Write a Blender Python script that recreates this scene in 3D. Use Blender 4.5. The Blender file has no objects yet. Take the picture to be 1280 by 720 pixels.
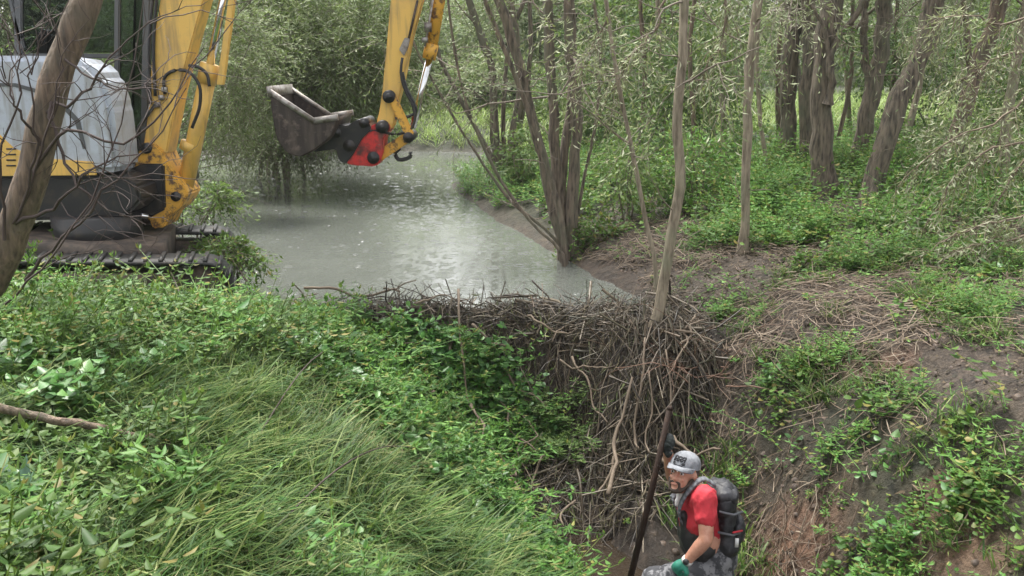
import bpy, bmesh, math, random
import numpy as np
from mathutils import Vector, Matrix

R = math.radians
scn = bpy.context.scene
COL = scn.collection
# ------------------------------------------------------------------ camera
CAMZ, PITCH, FPX = 2.5, R(14.2), 1108.0
SP, CP = math.sin(PITCH), math.cos(PITCH)
cd = bpy.data.cameras.new('camera')
cam = bpy.data.objects.new('camera', cd); COL.objects.link(cam)
cam.location = (0, 0, CAMZ); cam.rotation_euler = (R(90) - PITCH, 0, 0)
cd.sensor_width = 36; cd.lens = FPX / 1280 * 36; cd.clip_end = 800; cd.clip_start = 0.05
scn.camera = cam
# ------------------------------------------------------------------ sky and light (rainy overcast)
SUN_EL, SUN_ROT = R(66), R(-35)
w = bpy.data.worlds.new('World'); scn.world = w; w.use_nodes = True
nt = w.node_tree; nt.nodes.clear()
sky = nt.nodes.new('ShaderNodeTexSky'); sky.sky_type = 'NISHITA'; sky.sun_disc = False
sky.sun_elevation = SUN_EL; sky.sun_rotation = SUN_ROT; sky.air_density = 1.0; sky.dust_density = 4.0
hs = nt.nodes.new('ShaderNodeHueSaturation'); hs.inputs['Saturation'].default_value = 0.1
bg = nt.nodes.new('ShaderNodeBackground'); bg.inputs['Strength'].default_value = 0.10
out = nt.nodes.new('ShaderNodeOutputWorld')
nt.links.new(sky.outputs[0], hs.inputs['Color']); nt.links.new(hs.outputs[0], bg.inputs['Color']); nt.links.new(bg.outputs[0], out.inputs[0])
sl = bpy.data.lights.new('sun', 'SUN'); sl.energy = 1.5; sl.angle = R(16); sl.color = (1, 0.96, 0.88)
sun = bpy.data.objects.new('sun', sl); COL.objects.link(sun)
sd = Vector((math.sin(SUN_ROT) * math.cos(SUN_EL), math.cos(SUN_ROT) * math.cos(SUN_EL), math.sin(SUN_EL)))
sun.rotation_euler = sd.to_track_quat('Z', 'Y').to_euler()
vs = scn.view_settings
vs.view_transform = 'Standard'; vs.look = 'None'; vs.gamma = 1; vs.use_curve_mapping = False
vs.exposure = 2.08
scn.cycles.max_bounces = 8; scn.cycles.transparent_max_bounces = 8
scn.cycles.diffuse_bounces = 4; scn.cycles.use_denoising = True

# ------------------------------------------------------------------ helpers
RNG = np.random.default_rng(7)
random.seed(7)

def U(px, py, Y):
    """the point on the plane y = Y seen at photo pixel px, py"""
    u, v = (px - 640) / FPX, (360 - py) / FPX
    t = Y / (CP + SP * v)
    return np.array([u * t, Y, CAMZ + t * (-SP + CP * v)])

def tag(o, label=None, cat=None, group=None, kind=None):
    if label: o['label'] = label
    if cat: o['category'] = cat
    if group: o['group'] = group
    if kind: o['kind'] = kind
    return o

def empty(name, loc=(0, 0, 0)):
    o = bpy.data.objects.new(name, None); o.location = loc; o.empty_display_size = 0.2
    COL.objects.link(o); return o

def link_mesh(name, me, mat, parent=None, smooth=False):
    if mat is not None:
        for m in (mat if isinstance(mat, (list, tuple)) else [mat]): me.materials.append(m)
    if smooth: me.polygons.foreach_set('use_smooth', np.ones(len(me.polygons), bool))
    o = bpy.data.objects.new(name, me); COL.objects.link(o)
    if parent is not None:
        o.parent = parent
        o.matrix_parent_inverse = Matrix.Translation(-Vector(parent.location))
    return o

class MB:
    """collects polygons; build() links them as one mesh object"""
    def __init__(s): s.v = []; s.q = []; s.t = []; s.n = 0; s.ng = []
    def raw(s, v, q=None, t=None):
        v = np.asarray(v, float).reshape(-1, 3)
        if q is not None and len(q): s.q.append(np.asarray(q, int).reshape(-1, 4) + s.n)
        if t is not None and len(t): s.t.append(np.asarray(t, int).reshape(-1, 3) + s.n)
        s.v.append(v); s.n += len(v)
    def tube(s, pts, rad, k=6, cap=True):
        P = np.asarray(pts, float); n = len(P)
        r = np.asarray(rad, float) if np.ndim(rad) else np.full(n, rad)
        T = np.gradient(P, axis=0); T /= np.linalg.norm(T, axis=1)[:, None] + 1e-9
        ref = np.array([0, 0, 1.0]) if abs(T[0, 2]) < .9 else np.array([1.0, 0, 0])
        A = np.cross(T, ref); A /= np.linalg.norm(A, axis=1)[:, None] + 1e-9
        B = np.cross(T, A)
        a = np.arange(k) * 2 * np.pi / k
        V = P[:, None] + r[:, None, None] * (np.cos(a)[None, :, None] * A[:, None] + np.sin(a)[None, :, None] * B[:, None])
        V = V.reshape(-1, 3)
        i = np.arange(n - 1)[:, None] * k + np.arange(k)[None]
        j = np.arange(n - 1)[:, None] * k + (np.arange(k)[None] + 1) % k
        Q = np.stack([i, j, j + k, i + k], -1).reshape(-1, 4)
        T3 = []
        if cap:
            V = np.vstack([V, P[0], P[-1]]); c0, c1 = n * k, n * k + 1
            for m in range(k):
                T3.append((c0, (m + 1) % k, m)); T3.append((c1, (n - 1) * k + m, (n - 1) * k + (m + 1) % k))
        s.raw(V, Q, T3)
    def cyl(s, p0, p1, r, k=16): s.tube([p0, p1], [r, r], k)
    def box(s, c, size, M=None):
        h = np.array(size) / 2
        V = np.array([[x, y, z] for x in (-1, 1) for y in (-1, 1) for z in (-1, 1)]) * h
        if M is not None: V = V @ np.array(M).T
        s.raw(V + np.array(c), [(0, 1, 3, 2), (4, 6, 7, 5), (0, 4, 5, 1), (2, 3, 7, 6), (0, 2, 6, 4), (1, 5, 7, 3)])
    def mesh(s, name):
        V = np.vstack(s.v) if s.v else np.zeros((0, 3))
        q = np.vstack(s.q) if s.q else np.zeros((0, 4), int)
        t = np.vstack(s.t) if s.t else np.zeros((0, 3), int)
        me = bpy.data.meshes.new(name)
        me.vertices.add(len(V)); me.vertices.foreach_set('co', V.astype(np.float32).ravel())
        nl = len(q) * 4 + len(t) * 3
        me.loops.add(nl); me.loops.foreach_set('vertex_index', np.concatenate([q.ravel(), t.ravel()]).astype(np.int32))
        me.polygons.add(len(q) + len(t))
        st = np.concatenate([np.arange(len(q)) * 4, len(q) * 4 + np.arange(len(t)) * 3])
        me.polygons.foreach_set('loop_start', st.astype(np.int32))
        me.update(calc_edges=True); me.validate()
        return me
    def build(s, name, mat, parent=None, smooth=False):
        return link_mesh(name, s.mesh(name), mat, parent, smooth)

def prism(outline, y0, y1, name, mat, parent, bev=0.012, px=True, Yp=None):
    """a plate cut to an outline in the x-z plane, given real thickness y0..y1, edges rounded"""
    bm = bmesh.new()
    pts = [U(a, b, Yp if Yp else (y0 + y1) / 2) for a, b in outline] if px else [np.array([a, 0, b]) for a, b in outline]
    f0 = [bm.verts.new((p[0], y0, p[2])) for p in pts]
    f1 = [bm.verts.new((p[0], y1, p[2])) for p in pts]
    n = len(pts)
    A = bm.faces.new(f0); B = bm.faces.new(list(reversed(f1)))
    for i in range(n): bm.faces.new((f0[i], f1[i], f1[(i + 1) % n], f0[(i + 1) % n]))
    bmesh.ops.recalc_face_normals(bm, faces=bm.faces)
    if bev: bmesh.ops.bevel(bm, geom=list(bm.edges), offset=bev, segments=2, affect='EDGES', clamp_overlap=True)
    me = bpy.data.meshes.new(name); bm.to_mesh(me); bm.free()
    return link_mesh(name, me, mat, parent)

def solid_blob(prims, voxel, name, mat, parent=None, smooth=2, wrinkle=0, wscale=14):
    """one continuous skin round tapered limbs ('c',p0,r0,p1,r1) and ellipsoids ('e',centre,radii[,matrix])"""
    bm = bmesh.new()
    for p in prims:
        if p[0] == 'e':
            M = Matrix.Translation(Vector(p[1])) @ (p[3].to_4x4() if len(p) > 3 else Matrix()) @ Matrix.Diagonal((*p[2], 1))
            bmesh.ops.create_icosphere(bm, subdivisions=3, radius=1, matrix=M)
        else:
            _, a, ra, b, rb = p
            a, b = Vector(a), Vector(b); d = b - a
            bmesh.ops.create_icosphere(bm, subdivisions=2, radius=ra, matrix=Matrix.Translation(a))
            bmesh.ops.create_icosphere(bm, subdivisions=2, radius=rb, matrix=Matrix.Translation(b))
            M = Matrix.Translation((a + b) / 2) @ d.to_track_quat('Z', 'Y').to_matrix().to_4x4()
            bmesh.ops.create_cone(bm, cap_ends=True, segments=20, radius1=ra, radius2=rb, depth=d.length, matrix=M)
    me = bpy.data.meshes.new(name); bm.to_mesh(me); bm.free()
    o = bpy.data.objects.new(name, me); COL.objects.link(o)
    m = o.modifiers.new('r', 'REMESH'); m.mode = 'VOXEL'; m.voxel_size = voxel
    if smooth:
        m = o.modifiers.new('s', 'SMOOTH'); m.factor = 0.6; m.iterations = smooth
    dg = bpy.context.evaluated_depsgraph_get()
    me2 = bpy.data.meshes.new_from_object(o.evaluated_get(dg))
    me2.name = name
    bpy.data.objects.remove(o); bpy.data.meshes.remove(me)
    me2.materials.clear()
    if wrinkle:
        from mathutils import noise as mn
        nr = [v.normal.copy() for v in me2.vertices]
        for v, n_ in zip(me2.vertices, nr):
            q_ = Vector((v.co.x * wscale, v.co.y * wscale, v.co.z * wscale * .55))
            v.co += n_ * wrinkle * (mn.ridged_multi_fractal(q_, 1, 2, 3, 1, 2) - 1.2)
    return link_mesh(name, me2, mat, parent, True)

def hsh(i, j, s):
    n = (i * 374761393 + j * 668265263 + s * 974634777) & 0xffffffff
    n = ((n ^ (n >> 13)) * 1274126177) & 0xffffffff
    return ((n ^ (n >> 16)) & 0xffff) / 65535.0

def vnoise(x, y, s=0):
    x = np.asarray(x, float); y = np.asarray(y, float)
    i = np.floor(x).astype(np.int64); j = np.floor(y).astype(np.int64)
    f = x - i; g = y - j; f = f * f * (3 - 2 * f); g = g * g * (3 - 2 * g)
    return (hsh(i, j, s) * (1 - f) + hsh(i + 1, j, s) * f) * (1 - g) + (hsh(i, j + 1, s) * (1 - f) + hsh(i + 1, j + 1, s) * f) * g - .5

def fbm(x, y, s=0, o=4):
    r = 0; a = 1
    for k in range(o): r = r + a * vnoise(x * 2 ** k, y * 2 ** k, s + k); a *= .5
    return r

def sstep(a, b, x): t = np.clip((x - a) / (b - a), 0, 1); return t * t * (3 - 2 * t)

# ------------------------------------------------------------------ lie of the land
POND = np.array([(-2.5, 8.85), (1.5, 8.85), (1.25, 10), (.64, 11.5), (-.25, 14.5), (-1.15, 17.6), (-1.2, 19), (-.7, 21.5), (-.2, 24), (-1, 26), (-4, 26.5),
                 (-9, 25), (-8.6, 20), (-6.9, 16.5), (-5.5, 14), (-4.1, 11.4), (-3.2, 10), (-2.85, 9.3)])
def pond_sd(x, y):
    x = np.asarray(x, float); y = np.asarray(y, float)
    d = np.full(x.shape, 1e9); ins = np.zeros(x.shape, bool)
    n = len(POND)
    for k in range(n):
        ax, ay = POND[k]; bx, by = POND[(k + 1) % n]
        ex, ey = bx - ax, by - ay
        t = np.clip(((x - ax) * ex + (y - ay) * ey) / (ex * ex + ey * ey), 0, 1)
        d = np.minimum(d, np.hypot(x - ax - t * ex, y - ay - t * ey))
        c = ((ay > y) != (by > y)) & (x < (bx - ax) * (y - ay) / (by - ay + 1e-12) + ax)
        ins ^= c
    return np.where(ins, -d, d)

def axis(y): return np.interp(y, [-2, 0, 3, 5, 6.7, 8, 10], [2.1, 1.9, 1.5, 1.22, .9, .6, .4])

def H(x, y):
    x = np.asarray(x, float); y = np.asarray(y, float)
    s = x - axis(y)
    prof = np.interp(s, [-30, -8, -4.2, -3.0, -2.0, -1.15, -.55, .42, .8, 1.3, 2.2, 4, 8, 30],
                     [1.0, .95, .70, .33, -.26, -.98, -1.5, -1.5, -.95, -.15, .48, .85, 1.0, 1.1])
    prof = prof + (.06 + .10 * (s > 0)) * fbm(x * 1.3, y * 1.3, 3) * sstep(.3, 1, np.abs(s)) + .07 * fbm(x * 4, y * 4, 4, 3) * (s > .5)
    prof = prof + 3 * sstep(8.6, 9.8, y)
    d = pond_sd(x, y) + .25 * fbm(x * .7, y * .7, 9, 3)
    hp = np.where(d < 0, np.maximum(.5 * d, -.6), .38 * (1 - np.exp(-np.maximum(d, 0) / .8)) + .07 * np.minimum(d, 9))
    hp = hp + sstep(3, 9, d) * .15 * fbm(x * .3, y * .3, 5)
    k = .12
    h = -k * np.log(np.exp(-np.clip(prof, -9, 9) / k) + np.exp(-hp / k))
    h = h + .035 * fbm(x * 2.2, y * 2.2, 11) + .02 * fbm(x * 7, y * 7, 12, 2)
    h = h - .17 * np.exp(-(((x + 3.7) / 1.3) ** 2 + ((y - 8.35) / .8) ** 2) ** 2)     # sunk under the weight of the tracks
    h = h + .42 * np.exp(-((x - .86) ** 2 + (y - 4.95) ** 2) / .05)          # clod of mud under his left foot
    return h

def HD(x, y):
    """surface of the dam"""
    x = np.asarray(x, float); y = np.asarray(y, float)
    yc = 8.75 + .12 * fbm(x * 1.1, x * 0, 21, 2) - .16 * np.exp(-((x - 1.3) / .5) ** 2)
    crest = .07 + .10 * fbm(x * 1.8, x * 0 + 3, 22, 3)
    yf = yc - .75 * sstep(.55, 1.25, x)
    f = np.clip((yf - y) / 2.3, 0, 2)
    front = crest - 1.75 * np.where(f < .32, .62 * (f / .32) ** 1.15, .62 + .38 * (f - .32) / .68)
    back = crest - 1.1 * np.clip(y - yc, 0, 2)
    z = np.where(y > yc, back, front)
    z = z + .16 * fbm(x * 2.4, y * 2.4, 23, 4) * np.where(y > yc, .4, 1)
    return np.where((x < -2.9) | (x > 2.1), z - 2, z)

def HS(x, y): return np.maximum(H(x, y), HD(x, y))

def ground(px, py):
    """where the line of sight through a photo pixel meets the land"""
    u, v = (px - 640) / FPX, (360 - py) / FPX
    t = np.linspace(2, 45, 1400)
    X, Y, Z = u * t, t * (CP + SP * v), CAMZ + t * (-SP + CP * v)
    h = HS(X, Y); k = np.argmax(Z < h) if (Z < h).any() else len(t) - 1
    return np.array([X[k], Y[k], float(h[k])])

def px_of(P):
    P = np.asarray(P, float); x, y, z = P[..., 0], P[..., 1], P[..., 2] - CAMZ
    dep = y * CP - z * SP; up = y * SP + z * CP
    return 640 + FPX * x / dep, 360 - FPX * up / dep, dep

def in_view(x, y, z, m=160):
    a, b, d = px_of(np.stack([x, y, z], -1))
    return (d > .5) & (a > -m) & (a < 1280 + m) & (b > -m) & (b < 720 + m * 1.5)

# ------------------------------------------------------------------ materials
def nodes(name):
    m = bpy.data.materials.new(name); m.use_nodes = True
    t = m.node_tree; b = t.nodes['Principled BSDF']
    return m, t, b
def ramp(t, fac, stops):
    r = t.nodes.new('ShaderNodeValToRGB'); e = r.color_ramp.elements
    while len(e) < len(stops): e.new(.5)
    for el, (p, c) in zip(e, stops): el.position = p; el.color = (*c, 1)
    t.links.new(fac, r.inputs[0]); return r.outputs[0]
def noise(t, scale, detail=4, vec=None, rough=.55, stretch=None):
    n = t.nodes.new('ShaderNodeTexNoise'); n.inputs['Scale'].default_value = scale; n.inputs['Detail'].default_value = detail
    n.inputs['Roughness'].default_value = rough
    if vec is None:
        vec = t.nodes.new('ShaderNodeNewGeometry').outputs['Position']
    if stretch:
        mp = t.nodes.new('ShaderNodeMapping'); mp.inputs['Scale'].default_value = stretch
        t.links.new(vec, mp.inputs[0]); vec = mp.outputs[0]
    t.links.new(vec, n.inputs['Vector']); return n.outputs['Fac']
def mixc(t, f, a, b, mode='MIX'):
    m = t.nodes.new('ShaderNodeMix'); m.data_type = 'RGBA'; m.blend_type = mode
    for sock, val in ((m.inputs[0], f), (m.inputs[6], a), (m.inputs[7], b)):
        if isinstance(val, (int, float)): sock.default_value = val
        elif isinstance(val, tuple): sock.default_value = (*val, 1)
        else: t.links.new(val, sock)
    return m.outputs[2]
def bump(t, b, h, strength, dist=.02):
    n = t.nodes.new('ShaderNodeBump'); n.inputs['Strength'].default_value = strength; n.inputs['Distance'].default_value = dist
    t.links.new(h, n.inputs['Height']); t.links.new(n.outputs[0], b.inputs['Normal'])

def leaf_mat(name, cols, rough=.5, trans=.35, clump=.9):
    m, t, b = nodes(name)
    g = t.nodes.new('ShaderNodeNewGeometry')
    n = len(cols)
    c = ramp(t, g.outputs['Random Per Island'], [((i + .5) / n, c) for i, c in enumerate(cols)])
    nz = noise(t, clump, 2)
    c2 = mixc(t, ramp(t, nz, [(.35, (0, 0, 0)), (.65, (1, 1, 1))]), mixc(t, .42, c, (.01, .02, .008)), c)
    t.links.new(c2, b.inputs['Base Color']); b.inputs['Roughness'].default_value = rough
    b.inputs['Specular IOR Level'].default_value = .3
    tr = t.nodes.new('ShaderNodeBsdfTranslucent')
    c3 = mixc(t, .5, c2, (.16, .22, .04)); t.links.new(c3, tr.inputs[0])
    mx = t.nodes.new('ShaderNodeMixShader'); mx.inputs[0].default_value = trans
    t.links.new(b.outputs[0], mx.inputs[1]); t.links.new(tr.outputs[0], mx.inputs[2])
    t.links.new(mx.outputs[0], t.nodes['Material Output'].inputs[0])
    return m
def bark_mat(name, c0, c1, c2=None, scale=9):
    m, t, b = nodes(name)
    n1 = noise(t, scale * 2.2, 6, stretch=(1, 1, .16)); n2 = noise(t, 2.2, 3)
    c = ramp(t, n1, [(.32, c0), (.62, c1)])
    if c2: c = mixc(t, ramp(t, n2, [(.48, (0, 0, 0)), (.66, (.8, .8, .8))]), c, c2)
    t.links.new(c, b.inputs['Base Color']); b.inputs['Roughness'].default_value = .75
    bump(t, b, n1, .9, .03); return m
def stem_mat(name, cols, rough=.65):
    m, t, b = nodes(name)
    g = t.nodes.new('ShaderNodeNewGeometry'); n = len(cols)
    c = ramp(t, g.outputs['Random Per Island'], [((i + .5) / n, c) for i, c in enumerate(cols)])
    c = mixc(t, noise(t, 14, 4), mixc(t, .5, c, (.02, .016, .012)), c)
    t.links.new(c, b.inputs['Base Color']); b.inputs['Roughness'].default_value = rough
    return m
def plain(name, col, rough=.5, metal=0, dirt=None, dscale=5, lo=.5, hi=.7, bmp=0, spec=.5, wear=None):
    m, t, b = nodes(name)
    b.inputs['Roughness'].default_value = rough; b.inputs['Metallic'].default_value = metal
    b.inputs['Specular IOR Level'].default_value = spec
    n = noise(t, dscale, 6, rough=.65)
    c = mixc(t, ramp(t, n, [(lo, (0, 0, 0)), (hi, (1, 1, 1))]), col, dirt if dirt else tuple(x * .7 for x in col))
    if wear:                                           # streaks of grime running down, and bare scratches
        c = mixc(t, ramp(t, noise(t, 16, 5, stretch=(1, 1, .09)), [(.5, (0, 0, 0)), (.68, (.75, .75, .75))]), c, wear)
        c = mixc(t, ramp(t, noise(t, 55, 2, stretch=(.25, 1, 1.6)), [(.70, (0, 0, 0)), (.74, (.8, .8, .8))]), c, tuple(x * .45 + .12 for x in wear))
    t.links.new(c, b.inputs['Base Color'])
    if bmp: bump(t, b, n, bmp, .01)
    return m

M = {}
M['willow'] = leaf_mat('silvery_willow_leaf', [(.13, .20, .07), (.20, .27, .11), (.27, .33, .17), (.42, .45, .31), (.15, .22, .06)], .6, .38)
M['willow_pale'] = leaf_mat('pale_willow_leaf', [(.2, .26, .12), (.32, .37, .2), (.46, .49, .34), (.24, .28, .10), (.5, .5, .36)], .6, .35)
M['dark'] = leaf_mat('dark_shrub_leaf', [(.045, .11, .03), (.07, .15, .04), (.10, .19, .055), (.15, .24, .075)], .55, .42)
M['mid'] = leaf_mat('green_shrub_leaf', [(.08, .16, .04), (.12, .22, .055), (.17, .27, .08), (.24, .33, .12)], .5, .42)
M['far'] = leaf_mat('haze_paled_far_leaf', [(.17, .25, .11), (.24, .32, .15), (.31, .37, .2), (.40, .43, .28)], .55, .35, .3)  # leaf colours paled to paint in the haze of distance
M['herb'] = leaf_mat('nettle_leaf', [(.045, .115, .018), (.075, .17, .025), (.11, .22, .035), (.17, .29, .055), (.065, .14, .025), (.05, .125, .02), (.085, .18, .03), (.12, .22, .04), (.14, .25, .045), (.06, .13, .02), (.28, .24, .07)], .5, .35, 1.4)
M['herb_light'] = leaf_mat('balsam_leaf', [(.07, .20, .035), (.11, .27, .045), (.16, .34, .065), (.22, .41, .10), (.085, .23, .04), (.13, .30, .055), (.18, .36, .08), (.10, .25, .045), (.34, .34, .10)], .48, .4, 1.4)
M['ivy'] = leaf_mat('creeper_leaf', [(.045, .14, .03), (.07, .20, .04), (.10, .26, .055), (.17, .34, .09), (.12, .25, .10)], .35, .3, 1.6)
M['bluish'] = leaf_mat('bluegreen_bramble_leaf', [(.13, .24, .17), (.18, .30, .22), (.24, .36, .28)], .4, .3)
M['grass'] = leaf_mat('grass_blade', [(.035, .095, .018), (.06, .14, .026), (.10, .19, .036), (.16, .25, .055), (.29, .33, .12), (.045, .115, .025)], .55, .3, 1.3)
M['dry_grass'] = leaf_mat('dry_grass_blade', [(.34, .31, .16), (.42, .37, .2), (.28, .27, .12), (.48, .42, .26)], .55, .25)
M['straw'] = stem_mat('dry_stem', [(.13, .09, .06), (.21, .15, .10), (.31, .235, .165), (.17, .11, .075), (.4, .325, .24), (.08, .055, .04)])
M['twig'] = stem_mat('dam_twig', [(.025, .018, .012), (.06, .043, .028), (.11, .082, .055), (.18, .145, .10), (.04, .028, .018), (.27, .225, .16), (.10, .062, .038), (.08, .075, .04), (.03, .022, .015)], .45)
M['stick'] = stem_mat('dam_stick', [(.15, .105, .07), (.21, .155, .105), (.27, .21, .15), (.10, .07, .05), (.33, .27, .19)], .8)
M['brown_stem'] = stem_mat('brown_stem', [(.16, .09, .06), (.22, .12, .08)])
M['bark'] = bark_mat('willow_bark', (.035, .028, .022), (.20, .16, .12), (.12, .12, .08), 13)
M['bark_light'] = bark_mat('sapling_bark', (.12, .095, .065), (.34, .285, .21), (.19, .19, .12), 14)
M['bark_warm'] = bark_mat('brown_bark', (.05, .036, .026), (.21, .15, .105), (.12, .10, .07), 15)
M['twig_dark'] = plain('dark_twig', (.06, .04, .035), .7)
M['twig_grey'] = plain('grey_twig', (.16, .13, .10), .7)

# ground: bare soil, mud and litter; the 'cover' layer says where turf grows
m, t, b = nodes('ground_soil')
pos = t.nodes.new('ShaderNodeNewGeometry').outputs['Position']
nA, nB, nC = noise(t, 1.3, 6), noise(t, 9, 8, rough=.7), noise(t, 38, 6, rough=.7)
soil = ramp(t, nB, [(.36, (.018, .013, .010)), (.54, (.06, .042, .03)), (.74, (.15, .11, .08))])
soil = mixc(t, ramp(t, nC, [(.45, (0, 0, 0)), (.7, (.55, .55, .55))]), soil, (.19, .145, .105))
at_ = t.nodes.new('ShaderNodeAttribute'); at_.attribute_name = 'cover'
sx = t.nodes.new('ShaderNodeSeparateColor'); t.links.new(at_.outputs['Color'], sx.inputs[0])
turf = ramp(t, nB, [(.35, (.015, .02, .008)), (.65, (.04, .045, .018))])  # turf soil, darkened to paint the shade in gaps between plants
mud = ramp(t, nB, [(.3, (.022, .016, .012)), (.55, (.07, .05, .036)), (.72, (.15, .105, .075))])
clay = ramp(t, nB, [(.35, (.12, .065, .04)), (.65, (.3, .17, .11))])
c = mixc(t, sx.outputs[0], soil, turf); c = mixc(t, sx.outputs[1], c, mud); c = mixc(t, sx.outputs[2], c, clay)
t.links.new(c, b.inputs['Base Color']); b.inputs['Roughness'].default_value = .7
rr = mixc(t, sx.outputs[1], (.75, .75, .75), (.32, .32, .32)); t.links.new(rr, b.inputs['Roughness'])
bump(t, b, nB, 1, .12); M['ground'] = m
m, t, b = nodes('dam_mud_gap_shade')
nB = noise(t, 10, 8, rough=.75)
t.links.new(ramp(t, nB, [(.3, (.012, .009, .007)), (.55, (.045, .032, .023)), (.75, (.11, .08, .055))]), b.inputs['Base Color'])  # wet mud, kept near black to paint the shaded gaps between sticks
b.inputs['Roughness'].default_value = .55; bump(t, b, nB, 1, .08); M['dam'] = m

# murky pond pocked by rain
def water_mat(name, col, rain=True):
    m, t, b = nodes(name)
    pos = t.nodes.new('ShaderNodeNewGeometry').outputs['Position']
    t.links.new(ramp(t, noise(t, .5, 3), [(.35, col), (.7, tuple(x * 1.3 for x in col))]), b.inputs['Base Color'])
    b.inputs['Roughness'].default_value = .045; b.inputs['IOR'].default_value = 1.4
    def rings(scale, freq, off):
        mp = t.nodes.new('ShaderNodeMapping'); mp.inputs['Location'].default_value = (off, off * .7, 0); mp.inputs['Scale'].default_value = (1, 1, 0)
        t.links.new(pos, mp.inputs[0])
        v = t.nodes.new('ShaderNodeTexVoronoi'); v.inputs['Scale'].default_value = scale; t.links.new(mp.outputs[0], v.inputs['Vector'])
        def mth(op, a, bb=None):
            k = t.nodes.new('ShaderNodeMath'); k.operation = op
            for i, s_ in enumerate((a, bb)):
                if s_ is None: continue
                if isinstance(s_, (int, float)): k.inputs[i].default_value = s_
                else: t.links.new(s_, k.inputs[i])
            return k.outputs[0]
        d = v.outputs['Distance']
        sc = t.nodes.new('ShaderNodeSeparateColor'); t.links.new(v.outputs['Color'], sc.inputs[0])
        wv = mth('SINE', mth('MULTIPLY', d, freq))
        env = mth('MAXIMUM', mth('SUBTRACT', mth('MULTIPLY', sc.outputs[0], .75), d), 0.0)
        return mth('MULTIPLY', wv, env), mth
    if rain:
        a, mth = rings(7, 40, 0); c2, _ = rings(12, 34, 3.3); c3, _ = rings(4.2, 60, 7.7)
        h = mth('ADD', mth('ADD', a, c2), mth('MULTIPLY', c3, 1.4))
        h = mth('ADD', h, mth('MULTIPLY', noise(t, 16, 3), .35))
        bump(t, b, h, .09, .03)
    else: bump(t, b, noise(t, 12, 3), .2, .02)
    return m
M['water'] = water_mat('pond_water', (.095, .102, .092))
M['puddle'] = water_mat('muddy_water', (.028, .021, .015), False)

# ------------------------------------------------------------------ ground sheet
GREEN = [(1000, 490, .55), (1060, 520, .5), (970, 540, .45), (1130, 620, .55), (1120, 690, .45), (1180, 590, .4), (1080, 680, .35), (1060, 580, .4),
         (1080, 330, .55), (1130, 300, .7), (1230, 330, .7), (1270, 390, .5), (1150, 370, .3), (1010, 300, .6), (960, 260, .8), (890, 300, .5), (890, 400, .35),
         (740, 290, .3), (1250, 690, .4), (1000, 230, 1.2), (1180, 250, 1), (850, 240, 1), (620, 250, .7), (590, 240, .5), (930, 410, .25), (1210, 660, .35), (1240, 400, .4), (1180, 320, .6), (780, 665, .16), (930, 600, .2)]
GPTS = [(ground(a, b_), r) for a, b_, r in GREEN]
def green_mask(x, y):
    """0..1: how thickly plants cover the land"""
    x = np.asarray(x, float); y = np.asarray(y, float)
    s = x - axis(y)
    right = np.zeros(x.shape)
    for p, r in GPTS: right = np.maximum(right, np.exp(-((x - p[0]) ** 2 + (y - p[1]) ** 2) / (r * r)))
    forest = sstep(10.5, 14, y + .35 * x) * .75
    right = np.maximum(right, forest)
    right = np.clip(right + .45 * fbm(x * 1.7, y * 1.7, 31), 0, 1)
    left = np.clip(.9 + .3 * fbm(x, y, 33), 0, 1) * sstep(-.55, -.95, s)
    far = sstep(20, 24, y)
    left = np.where((x < -1.8), np.maximum(left, sstep(.1, .4, pond_sd(x, y))), left)
    g = np.where((x < axis(y)) & (y < 9.2) | (x < -2.5), left, right)
    return np.clip(np.maximum(g, far), 0, 1)

xs = np.concatenate([np.linspace(-95, -20, 12)[:-1], np.linspace(-20, -6, 36)[:-1], np.linspace(-6, 7.5, 180)[:-1], np.linspace(7.5, 22, 36)[:-1], np.linspace(22, 95, 12)])
ys = np.concatenate([np.linspace(-25, 1, 14)[:-1], np.linspace(1, 14, 175)[:-1], np.linspace(14, 40, 70)[:-1], np.linspace(40, 125, 16)])
GX, GY = np.meshgrid(xs, ys)
GZ = H(GX, GY)
bx = (GX > -2.4) & (GX < 1.9) & (GY > 6.7) & (GY < 9.6)
GZ = np.where(bx & (HD(GX, GY) > GZ), GZ - .05, GZ)
nx, ny = len(xs), len(ys)
ii = (np.arange(ny - 1)[:, None] * nx + np.arange(nx - 1)[None]).ravel()
g = MB(); g.raw(np.stack([GX, GY, GZ], -1).reshape(-1, 3), np.stack([ii, ii + 1, ii + 1 + nx, ii + nx], -1))
go = g.build('ground', M['ground'], None, True); tag(go, 'brown soil and mud of the two stream banks', 'ground', kind='structure')
gm = green_mask(GX, GY); ss = GX - axis(GY)
mudm = sstep(1.25, .5, np.abs(ss - .25)) * sstep(9.2, 8.6, GY) + .6 * sstep(.35, 0.05, np.abs(pond_sd(GX, GY)))
mudm = np.clip(mudm + .5 * fbm(GX * 1.5, GY * 1.5, 41) * (mudm > .05), 0, 1)
clm = np.zeros(GX.shape)
for a, b_, r in ((985, 695, .28), (820, 625, .2), (1010, 680, .2), (1200, 680, .3), (1090, 460, .2), (900, 700, .2)):
    p = ground(a, b_); clm = np.maximum(clm, np.exp(-((GX - p[0]) ** 2 + (GY - p[1]) ** 2) / r ** 2))
clm = np.clip(clm * .6 + .7 * fbm(GX * 3, GY * 3, 43) * (clm > .1), 0, 1)
ca = go.data.attributes.new('cover', 'FLOAT_COLOR', 'POINT')
ca.data.foreach_set('color', np.stack([gm, mudm, clm, np.ones(gm.shape)], -1).reshape(-1, 4).astype(np.float32).ravel())

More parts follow.
